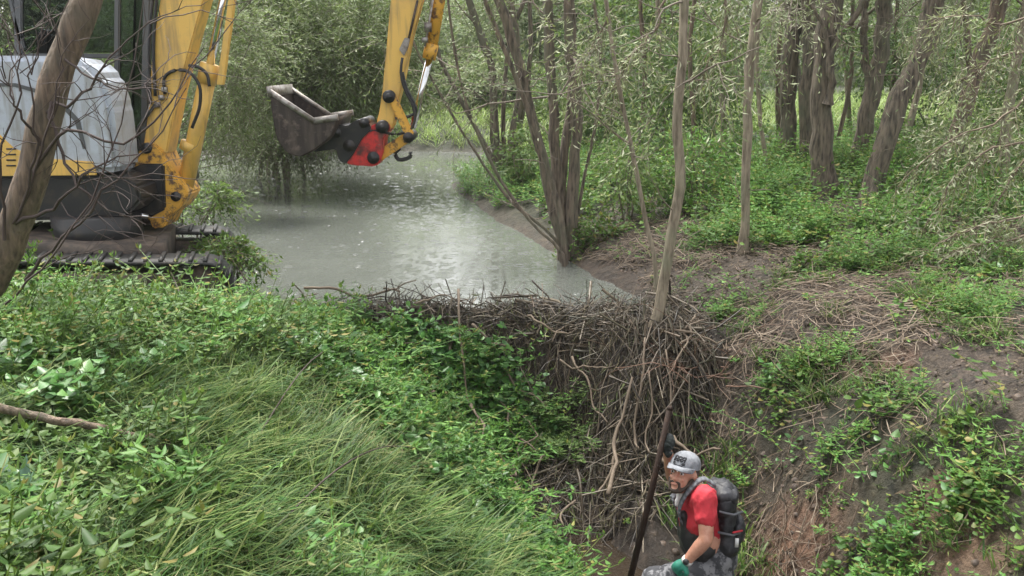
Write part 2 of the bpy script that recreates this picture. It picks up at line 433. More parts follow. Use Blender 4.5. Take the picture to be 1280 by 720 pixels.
# pond, and the trickle left in the stream bed below the dam
wm = bpy.data.meshes.new('pond_water'); bm = bmesh.new()
cxy = POND.mean(0)
pp = [(-2.6, 8.84), (1.8, 8.84)] + [tuple(q + (q - cxy) / np.linalg.norm(q - cxy) * .7) for q in POND[2:]]
bm.faces.new([bm.verts.new((x, y, 0)) for x, y in pp]); bmesh.ops.triangulate(bm, faces=bm.faces); bm.to_mesh(wm); bm.free()
tag(link_mesh('pond_water', wm, M['water']), 'grey pond held back by the beaver dam, pocked by rain', 'water', kind='structure')
g = MB(); yy = np.linspace(2.5, 7.4, 26); ww = .3 + .12 * np.sin(yy * 3.1) + .05 * np.sin(yy * 7)
V = np.concatenate([np.stack([axis(yy) - ww, yy, 0 * yy - 1.455], -1), np.stack([axis(yy) + ww, yy, 0 * yy - 1.455], -1)])
k = np.arange(25); g.raw(V, np.stack([k, k + 26, k + 27, k + 1], -1))
tag(g.build('stream_water', M['puddle']), 'shallow muddy water in the drained stream bed', 'water', kind='structure')

# ------------------------------------------------------------------ leaves and twigs
def norm(a): return a / (np.linalg.norm(a, axis=-1, keepdims=True) + 1e-9)
def leaf_quads(mb, B, D, S, L, Wd, fold=.15, curl=.15, ovate=False):
    """leaves at B along D, lying towards S"""
    n = len(B); D = norm(D); S = norm(S - D * (S * D).sum(-1, keepdims=True)); N = np.cross(D, S)
    L = np.broadcast_to(L, (n,))[:, None]; Wd = np.broadcast_to(Wd, (n,))[:, None] * .5
    tip = B + D * L - N * L * curl
    if not ovate:
        mid = B + D * L * .45
        V = np.stack([B, mid + S * Wd + N * Wd * fold, tip, mid - S * Wd + N * Wd * fold], 1)
        q = np.arange(n)[:, None] * 4 + np.array([0, 1, 2, 3])
        mb.raw(V.reshape(-1, 3), q)
    else:
        m1 = B + D * L * .28; m2 = B + D * L * .62 - N * L * curl * .3
        V = np.stack([B, m1 + S * Wd + N * Wd * fold, m2 + S * Wd * .8 + N * Wd * fold, tip, m2 - S * Wd * .8 + N * Wd * fold, m1 - S * Wd + N * Wd * fold], 1)
        o = np.arange(n)[:, None] * 6
        mb.raw(V.reshape(-1, 3), np.concatenate([o + np.array([0, 1, 2, 3]), o + np.array([0, 3, 4, 5])]))

def sprays(mb, tw, rng, P, D, L, nleaf, ll, lw, droop=.35, tr=.004, ovate=False, hang=.3):
    """twigs from P along D, leaves set along them; twigs go to tw"""
    P = np.asarray(P, float); n = len(P); D = norm(np.asarray(D, float)); L = np.broadcast_to(L, (n,))
    side0 = norm(np.cross(D, rng.normal(size=(n, 3))))
    def at(s):
        s = np.asarray(s)
        return P + D * (L * s)[:, None] + np.array([0, 0, -1.0]) * (droop * L * s * s)[:, None] + side0 * (.12 * L * np.sin(s * 2.6))[:, None]
    if tw is not None:
        S4 = [at(np.full(n, s)) for s in (0, .35, .7, 1)]
        T = norm(S4[3] - S4[0]); A = norm(np.cross(T, rng.normal(size=(n, 3)))); Bv = np.cross(T, A)
        ring = []
        for s_, r_ in zip(S4, (1, .75, .5, .2)):
            for a in range(3): ring.append(s_ + tr * r_ * (math.cos(a * 2.094) * A + math.sin(a * 2.094) * Bv))
        V = np.stack(ring, 1); f = []
        for i in range(3):
            for a in range(3): f.append((i * 3 + a, i * 3 + (a + 1) % 3, i * 3 + 3 + (a + 1) % 3, i * 3 + 3 + a))
        tw.raw(V.reshape(-1, 3), (np.arange(n)[:, None, None] * 12 + np.array(f)[None]).reshape(-1, 4))
    for j in range(nleaf):
        s = (j + .6 + .5 * rng.random(n)) / nleaf
        s = np.minimum(s, 1)
        B = at(s); T = norm(at(np.minimum(s + .05, 1.05)) - at(s - .05))
        sd_ = norm(np.cross(T, rng.normal(size=(n, 3)) + np.array([0, 0, 1.5])))
        dirn = T * .7 + sd_ * (.9 if j % 2 else -.9) + rng.normal(size=(n, 3)) * .3 + np.array([0, 0, -hang])
        sz = ll * (.65 + .6 * rng.random(n))
        leaf_quads(mb, B, dirn, np.cross(dirn, rng.normal(size=(n, 3)) * .7 + np.array([0, 0, 1.0])), sz, sz * lw / ll, ovate=ovate)

def limb(rng, mb, tips, p, d, L, r, depth, kids=3, grav=-.05, wander=.25, k=5, spread=.9):
    """a branch and its side branches"""
    n = 6; pts = [np.array(p, float)]; d = np.array(d, float); d /= np.linalg.norm(d)
    dirs = [d]
    for i in range(n):
        d = d + rng.normal(size=3) * wander + np.array([0, 0, grav]); d /= np.linalg.norm(d)
        pts.append(pts[-1] + d * L / n); dirs.append(d)
    mb.tube(pts, np.linspace(r, r * .35, n + 1), k, False)
    for i in range(2, n + 1): tips.append((pts[i], dirs[i], depth))
    if depth > 0:
        for c_ in range(kids):
            i = rng.integers(1, n + 1)
            nd = dirs[i] + rng.normal(size=3) * spread
            limb(rng, mb, tips, pts[i], nd, L * rng.uniform(.45, .7), max(r * .45, .003), depth - 1, kids, grav, wander, max(k - 1, 3), spread)

def curve(pts, n=24):
    """a smooth line through the points"""
    P = np.array(pts, float); t = np.concatenate([[0], np.cumsum(np.linalg.norm(np.diff(P, axis=0), axis=1))]); t /= t[-1]
    s = np.linspace(0, 1, n)
    if len(P) < 3: return np.stack([np.interp(s, t, P[:, i]) for i in range(3)], -1)
    m = np.gradient(P, t, axis=0)
    out_ = []
    for x in s:
        i = min(np.searchsorted(t, x, 'right') - 1, len(P) - 2); h = t[i + 1] - t[i]; f = (x - t[i]) / h
        out_.append((2 * f**3 - 3 * f**2 + 1) * P[i] + (f**3 - 2 * f**2 + f) * h * m[i] + (-2 * f**3 + 3 * f**2) * P[i + 1] + (f**3 - f**2) * h * m[i + 1])
    return np.array(out_)

def stem_path(pix, Y, top=6.5, root=True, dY=0.0):
    """pixels from base upwards on the plane Y; carried on above the frame to height top"""
    P = [U(a, b_, Y + dY * i) for i, (a, b_) in enumerate(pix)]
    if root:
        p0 = P[0].copy(); zg = float(HS(np.array([p0[0]]), np.array([p0[1]]))[0])
        if p0[2] > zg - .1: P.insert(0, np.array([p0[0], p0[1], zg - .15]))
    if P[-1][2] < top:
        d = P[-1] - P[-2]; d = d / np.linalg.norm(d); d = norm(d + np.array([0, 0, .6]))
        P.append(P[-1] + d * (top - P[-1][2]) * .55); P.append(P[-1] + norm(d + np.array([0, 0, .8])) * (top - P[-1][2]))
    return P

def tree(name, label, cat, stems, bark, leaf, rng, nlimb=10, zlo=1.6, LL=1.6, tips_n=260, nleaf=9, ll=.085, lw=.017, droop=.5, group=None, twmat='twig_grey',
         flare=1.5, lvl=2, spread=.9, tr=.004, up=.25, stem_name='trunk', tl=.5, ovate=False, grav=-.05):
    """stems: list of (points, r0, r1)"""
    base = stems[0][0][0]; root = empty(name, base); tag(root, label, cat, group)
    br, cr, tips = MB(), MB(), []
    for pts, r0, r1 in stems:
        C = curve(pts, 26); rad = np.interp(np.linspace(0, 1, 26), [0, .06, .6, 1], [r0 * flare, r0, (r0 + r1) / 2, r1])
        rad = rad * (1 + .06 * rng.normal(size=26)); C = C + rng.normal(size=C.shape) * r0 * .12
        kk = 26 if r0 > .05 else 12
        tb = MB(); tb.tube(C, rad, kk, False)
        V = tb.v[0].reshape(26, kk, 3); ang = np.arange(kk) * 2 * np.pi / kk; ph_ = rng.uniform(0, 99)
        gz = np.arange(26)[:, None] * .55; rg = fbm(np.cos(ang)[None] * 2.6 + ph_, np.sin(ang)[None] * 2.6 + gz * .35, 55, 3) + .8 * fbm(np.cos(ang)[None] * 6 + ph_, np.sin(ang)[None] * 6 + gz * .5, 56, 2)
        fl_ = np.exp(-np.arange(26)[:, None] / 1.3) * (np.cos(ang * 3 + ph_)[None] ** 2) * .45
        tb.v[0] = (C[:, None] + (V - C[:, None]) * (1 + .16 * rg + fl_)[..., None]).reshape(-1, 3)
        tb.build(stem_name, M[bark], root, True)
        for _ in range(4 if r0 < .09 else 7):           # dead twigs on the bare lower stem
            i = rng.integers(3, 18); a = rng.uniform(0, 6.28)
            limb(rng, br, [], C[i], (math.cos(a), math.sin(a), rng.uniform(-.2, .7)), rng.uniform(.2, .7), min(.007, rad[i] * .3), 1, 2, 0, .22, 4, .7)
        zs = C[:, 2]; ok = np.where(zs > zlo + .0)[0]
        if not len(ok): continue
        for _ in range(max(1, int(nlimb / len(stems)))):
            i = rng.choice(ok); a = rng.uniform(0, 2 * math.pi)
            d = np.array([math.cos(a), math.sin(a), rng.uniform(-.1, .6) + up])
            limb(rng, br, tips, C[i], d, LL * rng.uniform(.6, 1.2), max(rad[i] * .26, .006), lvl, 3, grav, .2, 5, spread)
    if br.n: br.build('branch', M[twmat], root, True)['kind'] = 'stuff'
    if leaf and tips and tips_n:
        tips_ = [q for q in tips if q[2] < lvl] or tips
        idx = rng.integers(0, len(tips_), tips_n)
        P = np.array([tips_[i][0] for i in idx]); D = np.array([tips_[i][1] for i in idx]) + rng.normal(size=(tips_n, 3)) * .7
        P = P + rng.normal(size=P.shape) * .05
        tw = MB(); sprays(cr, tw, rng, P, D, tl * rng.uniform(.5, 1.3, tips_n), nleaf, ll, lw, droop, tr, ovate)
        cr.build('crown', M[leaf], root); tw.build('twigs', M[twmat], root)['kind'] = 'stuff'
    return root

def bush(name, label, cat, c, rad, leaf, rng, n, nleaf, ll, lw, droop=.4, group=None, tl=.45, stems=6, base=None, ovate=False, rstem=.02, twmat='twig_grey', lobes=7):
    """a shrub or leafy crown: bent stems from the base, sprays gathered in uneven clumps"""
    c = np.array(c, float); rad = np.array(rad, float)
    bq = base or (c[0], c[1]); zb = float(HS(np.array([bq[0]]), np.array([bq[1]]))[0])
    root = empty(name, (bq[0], bq[1], zb)); tag(root, label, cat, group)
    st = MB()
    dirs = norm(rng.normal(size=(lobes, 3))); cen = c + dirs * rad * rng.uniform(.25, .8, (lobes, 1))
    for k in range(max(stems, 1)):
        e = cen[k % lobes]
        p0 = np.array([bq[0] + rng.normal() * rad[0] * .12, bq[1] + rng.normal() * rad[1] * .12, zb - .1])
        st.tube(curve([p0, (p0 + e) / 2 + rng.normal(size=3) * .15 + np.array([0, 0, .2]), e], 9), np.linspace(rstem, rstem * .3, 9), 6, False)
    st.build('stem', M['bark'], root, True)
    which = rng.integers(0, lobes, n)
    lr = rng.uniform(.35, .7, lobes)[which][:, None] * rad
    d = norm(rng.normal(size=(n, 3))); rr_ = rng.random((n, 1)) ** .45
    P = cen[which] + d * rr_ * lr
    D = d * .8 + norm(P - c) * .5 + rng.normal(size=(n, 3)) * .4
    zz = HS(P[:, 0], P[:, 1]); P[:, 2] = np.maximum(P[:, 2], np.maximum(zz, 0) + .08)
    cr, tw = MB(), MB()
    sprays(cr, tw, rng, P, D, tl * rng.uniform(.5, 1.3, n), nleaf, ll, lw, droop, .003, ovate)
    cr.build('foliage', M[leaf], root); tw.build('twigs', M[twmat], root)['kind'] = 'stuff'
    return root

# ------------------------------------------------------------------ beaver dam
rng = np.random.default_rng(11)
dam = empty('beaver_dam', (-.3, 9.0, -.5))
tag(dam, 'long beaver dam of mud and tangled sticks holding the pond back', 'beaver dam')
xs = np.linspace(-2.85, 2.05, 130); ys = np.linspace(6.3, 9.5, 90)
X, Y = np.meshgrid(xs, ys); Z = HD(X, Y) + .10 * fbm(X * 7, Y * 7, 51, 3)
ii = (np.arange(89)[:, None] * 130 + np.arange(129)[None]).ravel()
g = MB(); g.raw(np.stack([X, Y, Z], -1).reshape(-1, 3), np.stack([ii, ii + 1, ii + 131, ii + 130], -1))
g.build('mud_core', M['dam'], dam, True)

def strew(mb, rng, n, region, Lr, rr, dirf, lift=(.0, .1), k=4, bend=.15):
    """thin bent stems lying on the surface"""
    x0, x1, y0, y1 = region; c = 0
    while c < n:
        x, y = rng.uniform(x0, x1), rng.uniform(y0, y1)
        d = dirf(x, y, rng)
        if d is None: continue
        z = float(HS(np.array([x]), np.array([y]))[0]) + rng.uniform(*lift)
        d = d / np.linalg.norm(d); L = rng.uniform(*Lr); r = rng.uniform(*rr)
        s = rng.normal(size=3) * bend * L
        p = np.array([x, y, z])
        mb.tube(np.array([p - d * L / 2, p - d * L / 6 + s * .6, p + d * L / 6 + s * .5, p + d * L / 2 - s * .3]), [r, r * .9, r * .75, r * .45], k, False)
        c += 1
tang = MB()
def face_dir(x, y, rng):
    if HD(x, y) < H(x, y) - .12 or rng.random() > .25 + (y - 6.7) / 1.1: return None
    e = .12; gx = float(HD(x + e, y) - HD(x - e, y)) / (2 * e); gy = float(HD(x, y + e) - HD(x, y - e)) / (2 * e)
    hx, hy = rng.normal() * .55 - gx * .3, -.6 - abs(gy) * .1 + rng.normal() * .45
    return np.array([hx, hy, np.clip(gx * hx + gy * hy, -2.2, 2.2)]) + rng.normal(size=3) * .16
strew(tang, rng, 2200, (-1.7, 1.8, 6.6, 8.7), (.2, .85), (.002, .0065), face_dir, (-.03, .10), 4, .16)
def crest_dir(x, y, rng):
    if HD(x, y) < -.25: return None
    return np.array([rng.normal() * 1.2, rng.normal() * .7, rng.normal() * .12 - .06])
strew(tang, rng, 1300, (-2.5, 1.9, 8.0, 8.95), (.2, .75), (.002, .008), crest_dir, (-.03, .06), 4, .12)
strew(tang, rng, 300, (.9, 1.9, 6.8, 7.9), (.4, 1.2), (.005, .011), face_dir, (-.02, .12), 4, .1)
strew(tang, rng, 110, (-1.6, 1.8, 7.0, 8.9), (.3, .9), (.009, .019), lambda x, y, r: face_dir(x, y, r) if r.random() < .5 else crest_dir(x, y, r), (-.01, .09), 6, .1)
strew(tang, rng, 70, (-2.2, 1.6, 8.45, 8.85), (.2, .5), (.003, .007), lambda x, y, r: np.array([r.normal() * .6, .3 + r.normal() * .4, .55]), (.0, .08), 4, .14)
o = tang.build('stick_tangle', M['twig'], dam); tag(o, kind='stuff')
# limp dead leaves and grass hanging off the face
g = MB(); n = 2600
x = rng.uniform(-1.0, 1.75, n); y = rng.uniform(6.9, 8.9, n); ok = HD(x, y) > H(x, y) - .05; x, y = x[ok], y[ok]; n = len(x)
P = np.stack([x, y, HD(x, y) + rng.uniform(0, .14, n)], -1)
D = np.stack([rng.normal(size=n) * .4, -.6 + rng.normal(size=n) * .3, -1 + .3 * rng.normal(size=n)], -1)
leaf_quads(g, P, D, rng.normal(size=(n, 3)), rng.uniform(.08, .28, n), rng.uniform(.008, .02, n), curl=.25)
M['limp'] = leaf_mat('limp_dead_leaf', [(.12, .10, .06), (.2, .17, .1), (.16, .2, .08), (.27, .23, .15), (.07, .05, .035)], .6, .2)
o = g.build('dead_leaves', M['limp'], dam); tag(o, kind='stuff')

rng = np.random.default_rng(12)
# single loose sticks on the dam: (x0,y0,x1,y1 pixels, depth Y at both ends, radius)
STK = [(380, 360, 500, 385, 9.1, 8.95, .016), (412, 403, 452, 396, 8.75, 8.7, .016), (430, 425, 447, 410, 8.6, 8.6, .017), (478, 428, 489, 385, 8.5, 8.7, .02), (563, 425, 562, 398, 8.5, 8.6, .022),
       (480, 382, 520, 350, 9.0, 8.9, .009), (590, 405, 632, 411, 8.7, 8.6, .016), (574, 365, 586, 470, 9.0, 8.0, .014), (588, 470, 600, 556, 8.0, 7.4, .015),
       (535, 500, 545, 455, 7.9, 8.1, .02), (630, 440, 700, 470, 8.5, 8.2, .011), (760, 582, 790, 470, 7.0, 7.7, .021), (640, 500, 655, 618, 7.6, 6.9, .012),
       (660, 395, 720, 405, 8.8, 8.6, .012), (700, 440, 790, 475, 8.5, 8.0, .011), (715, 420, 760, 500, 8.5, 7.8, .012), (800, 500, 806, 420, 7.4, 7.9, .013),
       (835, 515, 833, 425, 7.2, 7.8, .012), (815, 495, 812, 435, 7.3, 7.7, .009), (850, 430, 880, 400, 7.9, 8.1, .013), (845, 470, 905, 500, 7.4, 7.0, .016),
       (760, 400, 800, 435, 8.7, 8.0, .013), (740, 392, 690, 418, 8.9, 8.6, .01), (520, 405, 560, 392, 8.8, 8.9, .012), (610, 430, 670, 520, 8.4, 7.7, .012),
       (680, 520, 660, 600, 7.6, 7.1, .011), (720, 560, 705, 640, 7.2, 6.8, .012), (800, 400, 905, 425, 8.3, 7.9, .014), (870, 395, 840, 450, 8.2, 7.7, .012),
       (640, 452, 690, 600, 8.3, 7.1, .007), (565, 445, 640, 560, 8.3, 7.4, .009), (770, 520, 745, 560, 7.5, 7.2, .014), (858, 545, 905, 540, 6.6, 6.5, .035)]
for i, (a, b_, c_, d, Y0, Y1, r) in enumerate(STK):
    p0, p1 = U(a, b_, Y0 - .25), U(c_, d, Y1 - .25)
    for p in (p0, p1):
        zs = float(HS(np.array([p[0]]), np.array([p[1]]))[0]); p[2] = max(p[2], zs + r * .3)
    L_ = np.linalg.norm(p1 - p0); k_ = rng.normal(size=(2, 3)) * .055 * L_
    root = MB(); C = curve([p0, p0 * .68 + p1 * .32 + k_[0], p0 * .35 + p1 * .65 + k_[1], p1], 14)
    zz = HS(C[:, 0], C[:, 1]); C[:, 2] = np.minimum(np.maximum(C[:, 2], zz + (.2 if C[0, 0] < .2 else .09)), zz + (.34 if i not in (5, 7, 8, 11) else .5))
    root.tube(C + rng.normal(size=C.shape) * r * .22, np.linspace(r, r * .6, 14) * (1 + .1 * rng.normal(size=14)), 7)
    if L_ > .45:                                       # the stub of a broken side twig
        q0 = C[6]; q1 = q0 + norm(rng.normal(size=3) + (C[9] - C[6]) * 6) * .12 * L_; root.tube([q0, q1], [r * .5, r * .3], 5)
    o = root.build('loose_stick', M['stick'], None, True)
    lab, grp = 'loose bare stick lying on the tangled face of the beaver dam', 'loose sticks on the beaver dam'
    if i == 0: lab = 'long thin stick lying along the left end of the dam crest at the water edge'
    if i == 8: lab = 'upright pale stick standing among the green creeper on the dam face'
    if i == 11: lab = 'thick pale stick leaning on the bare dam face left of the man'
    if i == 5: lab = 'thin twig poking up over the pond from the dam crest'
    if i == 32: lab = 'short thick broken log on the right bank beside the raised hand'
    tag(o, lab, 'stick', grp)

# ------------------------------------------------------------------ trees
rng = np.random.default_rng(21)
# tree in the left foreground
P = [U(-45, 400, 6.1), U(0, 325, 6.1), U(25, 262, 6.1), U(42, 210, 6.1), U(62, 130, 6.1), U(82, 60, 6.15), U(108, 0, 6.2)]
zg = float(H(P[0][0], P[0][1])); P.insert(0, np.array([P[0][0] - .2, P[0][1], zg - .2])); P += [P[-1] + np.array([.25, .05, 1.2]), P[-1] + np.array([.3, .1, 3.0])]
root = empty('foreground_tree', P[0]); tag(root, 'leaning rough brown trunk with dead twigs in front of the excavator', 'tree')
C = curve(P, 40); g = MB(); g.tube(C + rng.normal(size=C.shape) * .007, np.interp(np.linspace(0, 1, 40), [0, .3, .6, 1], [.135, .108, .09, .055]) * (1 + .04 * rng.normal(size=40)), 16); g.build('trunk', M['bark_warm'], root, True)
g = MB(); tips = []
C2 = curve([U(-60, 440, 6.0), U(0, 370, 6.0), U(60, 275, 5.9), U(40, 190, 5.95), U(52, 110, 6.0), U(70, 40, 6.0)], 16)
BR = [[(30, 255, 6.0), (60, 160, 5.9), (75, 90, 5.9), (68, 20, 5.9)], [(20, 280, 6.0), (45, 180, 5.8), (40, 90, 5.7), (60, 30, 5.7)],
      [(60, 140, 6.0), (100, 120, 5.9), (150, 60, 5.8), (200, 20, 5.8)], [(40, 220, 6.0), (90, 160, 5.8), (150, 180, 5.7), (215, 130, 5.7), (250, 60, 5.7)],
      [(30, 350, 5.9), (75, 300, 5.7), (140, 230, 5.6), (210, 150, 5.6), (230, 110, 5.6)], [(0, 385, 5.8), (60, 330, 5.6), (120, 240, 5.6), (160, 120, 5.6), (178, 0, 5.6)],
      [(10, 300, 6.0), (0, 200, 5.9), (25, 110, 5.9), (15, 20, 5.9)], [(50, 180, 6.0), (20, 130, 5.8), (0, 80, 5.8)], [(80, 70, 6.1), (120, 100, 5.9), (170, 110, 5.8), (205, 95, 5.8)],
      [(62, 130, 6.0), (80, 200, 5.9), (130, 260, 5.8), (180, 280, 5.8)], [(20, 280, 6), (80, 250, 5.8), (130, 200, 5.7), (190, 190, 5.7)]]
for br in BR:
    Q = curve([U(a, b_, y) for a, b_, y in br], 14); r0 = rng.uniform(.008, .016)
    g.tube(Q + rng.normal(size=Q.shape) * .01, np.linspace(r0, .003, 14), 5, False)
    for k in range(5):
        i = rng.integers(3, 13); d = (Q[min(i + 1, 13)] - Q[i - 1]); d = norm(d) + rng.normal(size=3) * .6
        limb(rng, g, tips, Q[i], d, rng.uniform(.3, .8), .0045, 1, 2, 0, .22, 4, .7)
g.build('dead_branch', M['twig_dark'], root, True)
del tips[:]

# willow clumps on the pond edge
def px_stem(pix, Y, r0, r1, top=6.0, dY=0.0): return (stem_path(pix, Y, top, True, dY), r0, r1)
W1 = [px_stem([(706, 318), (691, 264), (679, 203), (668, 156), (649, 80), (632, 24), (623, 0)], 11.4, .075, .035),
      px_stem([(708, 316), (696, 212), (691, 118), (684, 0)], 11.6, .075, .045),
      px_stem([(714, 318), (717, 212), (722, 132), (712, 57), (710, 0)], 11.5, .075, .045),
      px_stem([(710, 316), (705, 283), (703, 212), (713, 142), (716, 60), (713, 0)], 11.8, .06, .03),
      px_stem([(702, 318), (634, 246), (587, 179), (545, 108), (520, 60)], 11.2, .022, .008, 3.8),
      px_stem([(704, 318), (670, 285), (620, 215), (580, 120), (565, 40), (560, 0)], 11.0, .022, .010, 4.5),
      px_stem([(706, 300), (684, 208), (653, 118), (606, 0)], 11.1, .035, .02),
      px_stem([(716, 318), (727, 240), (745, 150), (750, 60), (742, 0)], 11.7, .022, .012)]
tree('willow_clump', 'many-stemmed willow clump leaning over the right edge of the pond', 'tree', W1, 'bark', 'willow', rng, 26, 1.5, 1.2, 420, 10, .075, .014, .5, lvl=1, stem_name='stem', tl=.42)
W2 = [px_stem([(625, 217), (618, 165), (616, 94), (587, 0)], 17.6, .085, .05), px_stem([(635, 217), (642, 165), (651, 118), (645, 50), (639, 0)], 17.7, .085, .05),
      px_stem([(621, 214), (597, 165), (568, 109), (549, 71), (540, 20)], 17.4, .045, .02), px_stem([(640, 215), (655, 130), (663, 70), (662, 0)], 17.9, .055, .03),
      px_stem([(630, 215), (630, 120), (640, 40), (655, 0)], 17.8, .045, .03)]
tree('willow_clump', 'smaller multi-stemmed willow standing behind on the tip of the bank', 'tree', W2, 'bark', 'willow', rng, 24, 1.6, 1.7, 520, 10, .1, .02, .45, lvl=1, stem_name='stem', tl=.6)
# saplings
tree('sapling', 'slim pale sapling growing out of the right end of the dam', 'sapling', [px_stem([(816, 428), (824, 385), (833, 335), (840, 283), (850, 222), (846, 145), (855, 60), (856, 0)], 7.95, .05, .027, 5.5)], 'bark_light', 'willow_pale', rng, 9, 2.3, .8, 110, 9, .08, .015, .7, lvl=1, tl=.4)
tree('sapling', 'very thin bent sapling between the dam and the willow clump', 'sapling', [px_stem([(819, 330), (805, 264), (788, 180), (771, 94), (757, 0)], 8.9, .026, .014, 4.6),
     ([U(788, 181, 8.9), U(760, 160, 8.8), U(735, 138, 8.7), U(700, 118, 8.6)], .012, .004)], 'bark_light', 'willow_pale', rng, 8, 2.2, .7, 90, 9, .08, .016, .6, lvl=1, tl=.4)
tree('sapling', 'straight pale sapling on the right bank before the thick trunks', 'sapling', [px_stem([(928, 318), (931, 283), (933, 189), (938, 71), (947, 0)], 9.9, .05, .05, 5.8)], 'bark_light', 'willow_pale', rng, 12, 2.3, 1.0, 170, 10, .085, .016, .8, lvl=1, tl=.5)
# thick trunks of the wood on the right
G = 'thick willow trunks in the wood'
tree('willow_tree', 'thick dark ridged trunk with a crooked black limb, standing alone', 'tree', [px_stem([(1031, 254), (1027, 189), (1027, 118), (1037, 20), (1040, -40)], 12.7, .155, .13, 7),
     ([U(1034, 130, 12.55), U(1040, 105, 12.5), U(1036, 75, 12.5), U(1048, 50, 12.5), U(1075, 10, 12.4), U(1090, -30, 12.4)], .05, .03), ([U(1037, 80, 12.5), U(1030, 35, 12.5), U(1010, 0, 12.5), U(1000, -30, 12.4)], .03, .018)],
     'bark', 'willow', rng, 14, 3.4, 1.8, 380, 10, .09, .018, .7, group=G, lvl=1)
tree('willow_tree', 'double trunk behind the slim pale sapling in the wood', 'tree', [px_stem([(982, 215), (985, 142), (988, 71), (997, 0)], 15.5, .14, .13, 7), px_stem([(1009, 226), (1008, 142), (1012, 60), (1010, 0)], 15.2, .12, .09, 7)], 'bark', 'willow', rng, 14, 3.4, 2, 320, 10, .1, .02, .6, group=G, lvl=1)
tree('willow_tree', 'curved grey trunk behind the fork of the thick dark trunk', 'tree', [px_stem([(1072, 205), (1080, 160), (1091, 109), (1103, 47), (1105, 0)], 15, .13, .12, 7), ([U(1090, 112, 15), U(1082, 80, 15), U(1080, 30, 15), U(1085, -20, 15)], .07, .05)], 'bark', 'willow', rng, 14, 3.4, 2, 320, 10, .1, .02, .6, group=G, lvl=1)
tree('willow_tree', 'long slanting trunk right of the thick dark trunk', 'tree', [px_stem([(1086, 258), (1106, 180), (1125, 120), (1139, 94), (1167, 0)], 12, .135, .13, 7)], 'bark', 'willow_pale', rng, 14, 3.2, 1.9, 420, 10, .09, .017, .9, group=G, lvl=1)
tree('willow_tree', 'slanting trunk half hidden by drooping sprays near the right border', 'tree', [px_stem([(1175, 215), (1200, 151), (1219, 94), (1243, 28), (1252, -10)], 13, .11, .1, 7)], 'bark_warm', 'willow_pale', rng, 14, 3.2, 2, 420, 10, .09, .017, .9, group=G, lvl=1)
tree('willow_tree', 'slim upright trunk at the right border of the wood', 'tree', [px_stem([(1254, 222), (1257, 165), (1271, 80), (1285, 0)], 12, .065, .05, 7)], 'bark_light', 'willow_pale', rng, 12, 2.2, 1.6, 300, 10, .09, .017, .9, group=G, lvl=1)
for k, (pix, Y, r) in enumerate([([(866, 195), (866, 142), (862, 60), (868, 0)], 14.5, .04), ([(957, 203), (951, 156), (946, 80), (950, 0)], 14, .035), ([(1045, 190), (1056, 140), (1063, 100), (1066, 0)], 16.5, .04),
      ([(905, 200), (903, 100), (910, 0)], 16, .05), ([(975, 200), (972, 120), (978, 0)], 17.5, .05), ([(1130, 190), (1150, 100), (1160, 0)], 16.5, .06), ([(800, 190), (806, 90), (800, 0)], 16, .045), ([(830, 185), (826, 90), (822, 0)], 17.5, .05), ([(1205, 190), (1212, 90), (1205, 0)], 17, .06), ([(1062, 195), (1060, 120), (1050, 0)], 18.5, .05), ([(1125, 185), (1118, 100), (1122, 0)], 18, .045)]):
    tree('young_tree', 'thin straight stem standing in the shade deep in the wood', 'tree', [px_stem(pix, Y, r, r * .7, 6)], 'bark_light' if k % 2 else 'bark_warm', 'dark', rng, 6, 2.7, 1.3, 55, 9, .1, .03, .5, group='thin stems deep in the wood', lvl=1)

# crooked drooping pale sprays reaching in from the right
def drooping(label, paths, rng, n, leaf='willow_pale', ll=.085, lw=.017):
    P0 = U(*paths[0][0]); root = empty('willow_branch', P0)
    tag(root, label, 'branch', 'drooping willow branches at the right')
    g, cr, tw = MB(), MB(), MB(); PP, DD = [], []
    for pth in paths:
        Q = curve([U(*p) for p in pth], 16); g = MB(); g.tube(Q + rng.normal(size=Q.shape) * .012, np.linspace(.016, .004, 16), 5, False); g.build('bough', M['stick'], root, True)
        for _ in range(n):
            i = rng.integers(3, 16); PP.append(Q[i]); DD.append(norm(Q[i] - Q[i - 1]) * .7 + rng.normal(size=3) * .6 + np.array([0, 0, -.25]))
    sprays(cr, tw, rng, np.array(PP), np.array(DD), rng.uniform(.2, .6, len(PP)), 9, ll, lw, .8, .0035)
    cr.build('leaves', M[leaf], root); tw.build('twigs', M['stick'], root)['kind'] = 'stuff'
drooping('pale yellowish drooping willow bough over the bank, right of the slanting trunk', [[(1330, 60, 9.5), (1250, 150, 9.4), (1180, 180, 9.3), (1120, 235, 9.3)], [(1310, 180, 9.3), (1230, 190, 9.2), (1170, 260, 9.2), (1150, 300, 9.1)], [(1330, 130, 9), (1280, 200, 9), (1245, 260, 9), (1250, 330, 9)]], rng, 60)
drooping('low dying willow bough with whitish leaves above the ferny bank', [[(1330, 250, 8.6), (1260, 275, 8.5), (1200, 290, 8.5), (1150, 320, 8.5)], [(1330, 290, 8.4), (1250, 300, 8.4), (1190, 315, 8.3)]], rng, 48)
drooping('high willow bough with dark bare twigs at the top right corner', [[(1340, -10, 9.4), (1250, 30, 9.3), (1200, 18, 9.3), (1140, 45, 9.3)], [(1330, 60, 10), (1240, 75, 10), (1190, 110, 10)]], rng, 50)
drooping('hanging silvery willow spray in front of the dark shade, upper middle', [[(840, -30, 9.2), (815, 40, 9.2), (780, 80, 9.1), (765, 120, 9.1)], [(900, -40, 9), (905, 40, 8.9), (880, 90, 8.9), (870, 110, 8.9)], [(740, -40, 10), (760, 20, 10), (735, 70, 10), (720, 100, 10)]], rng, 40)

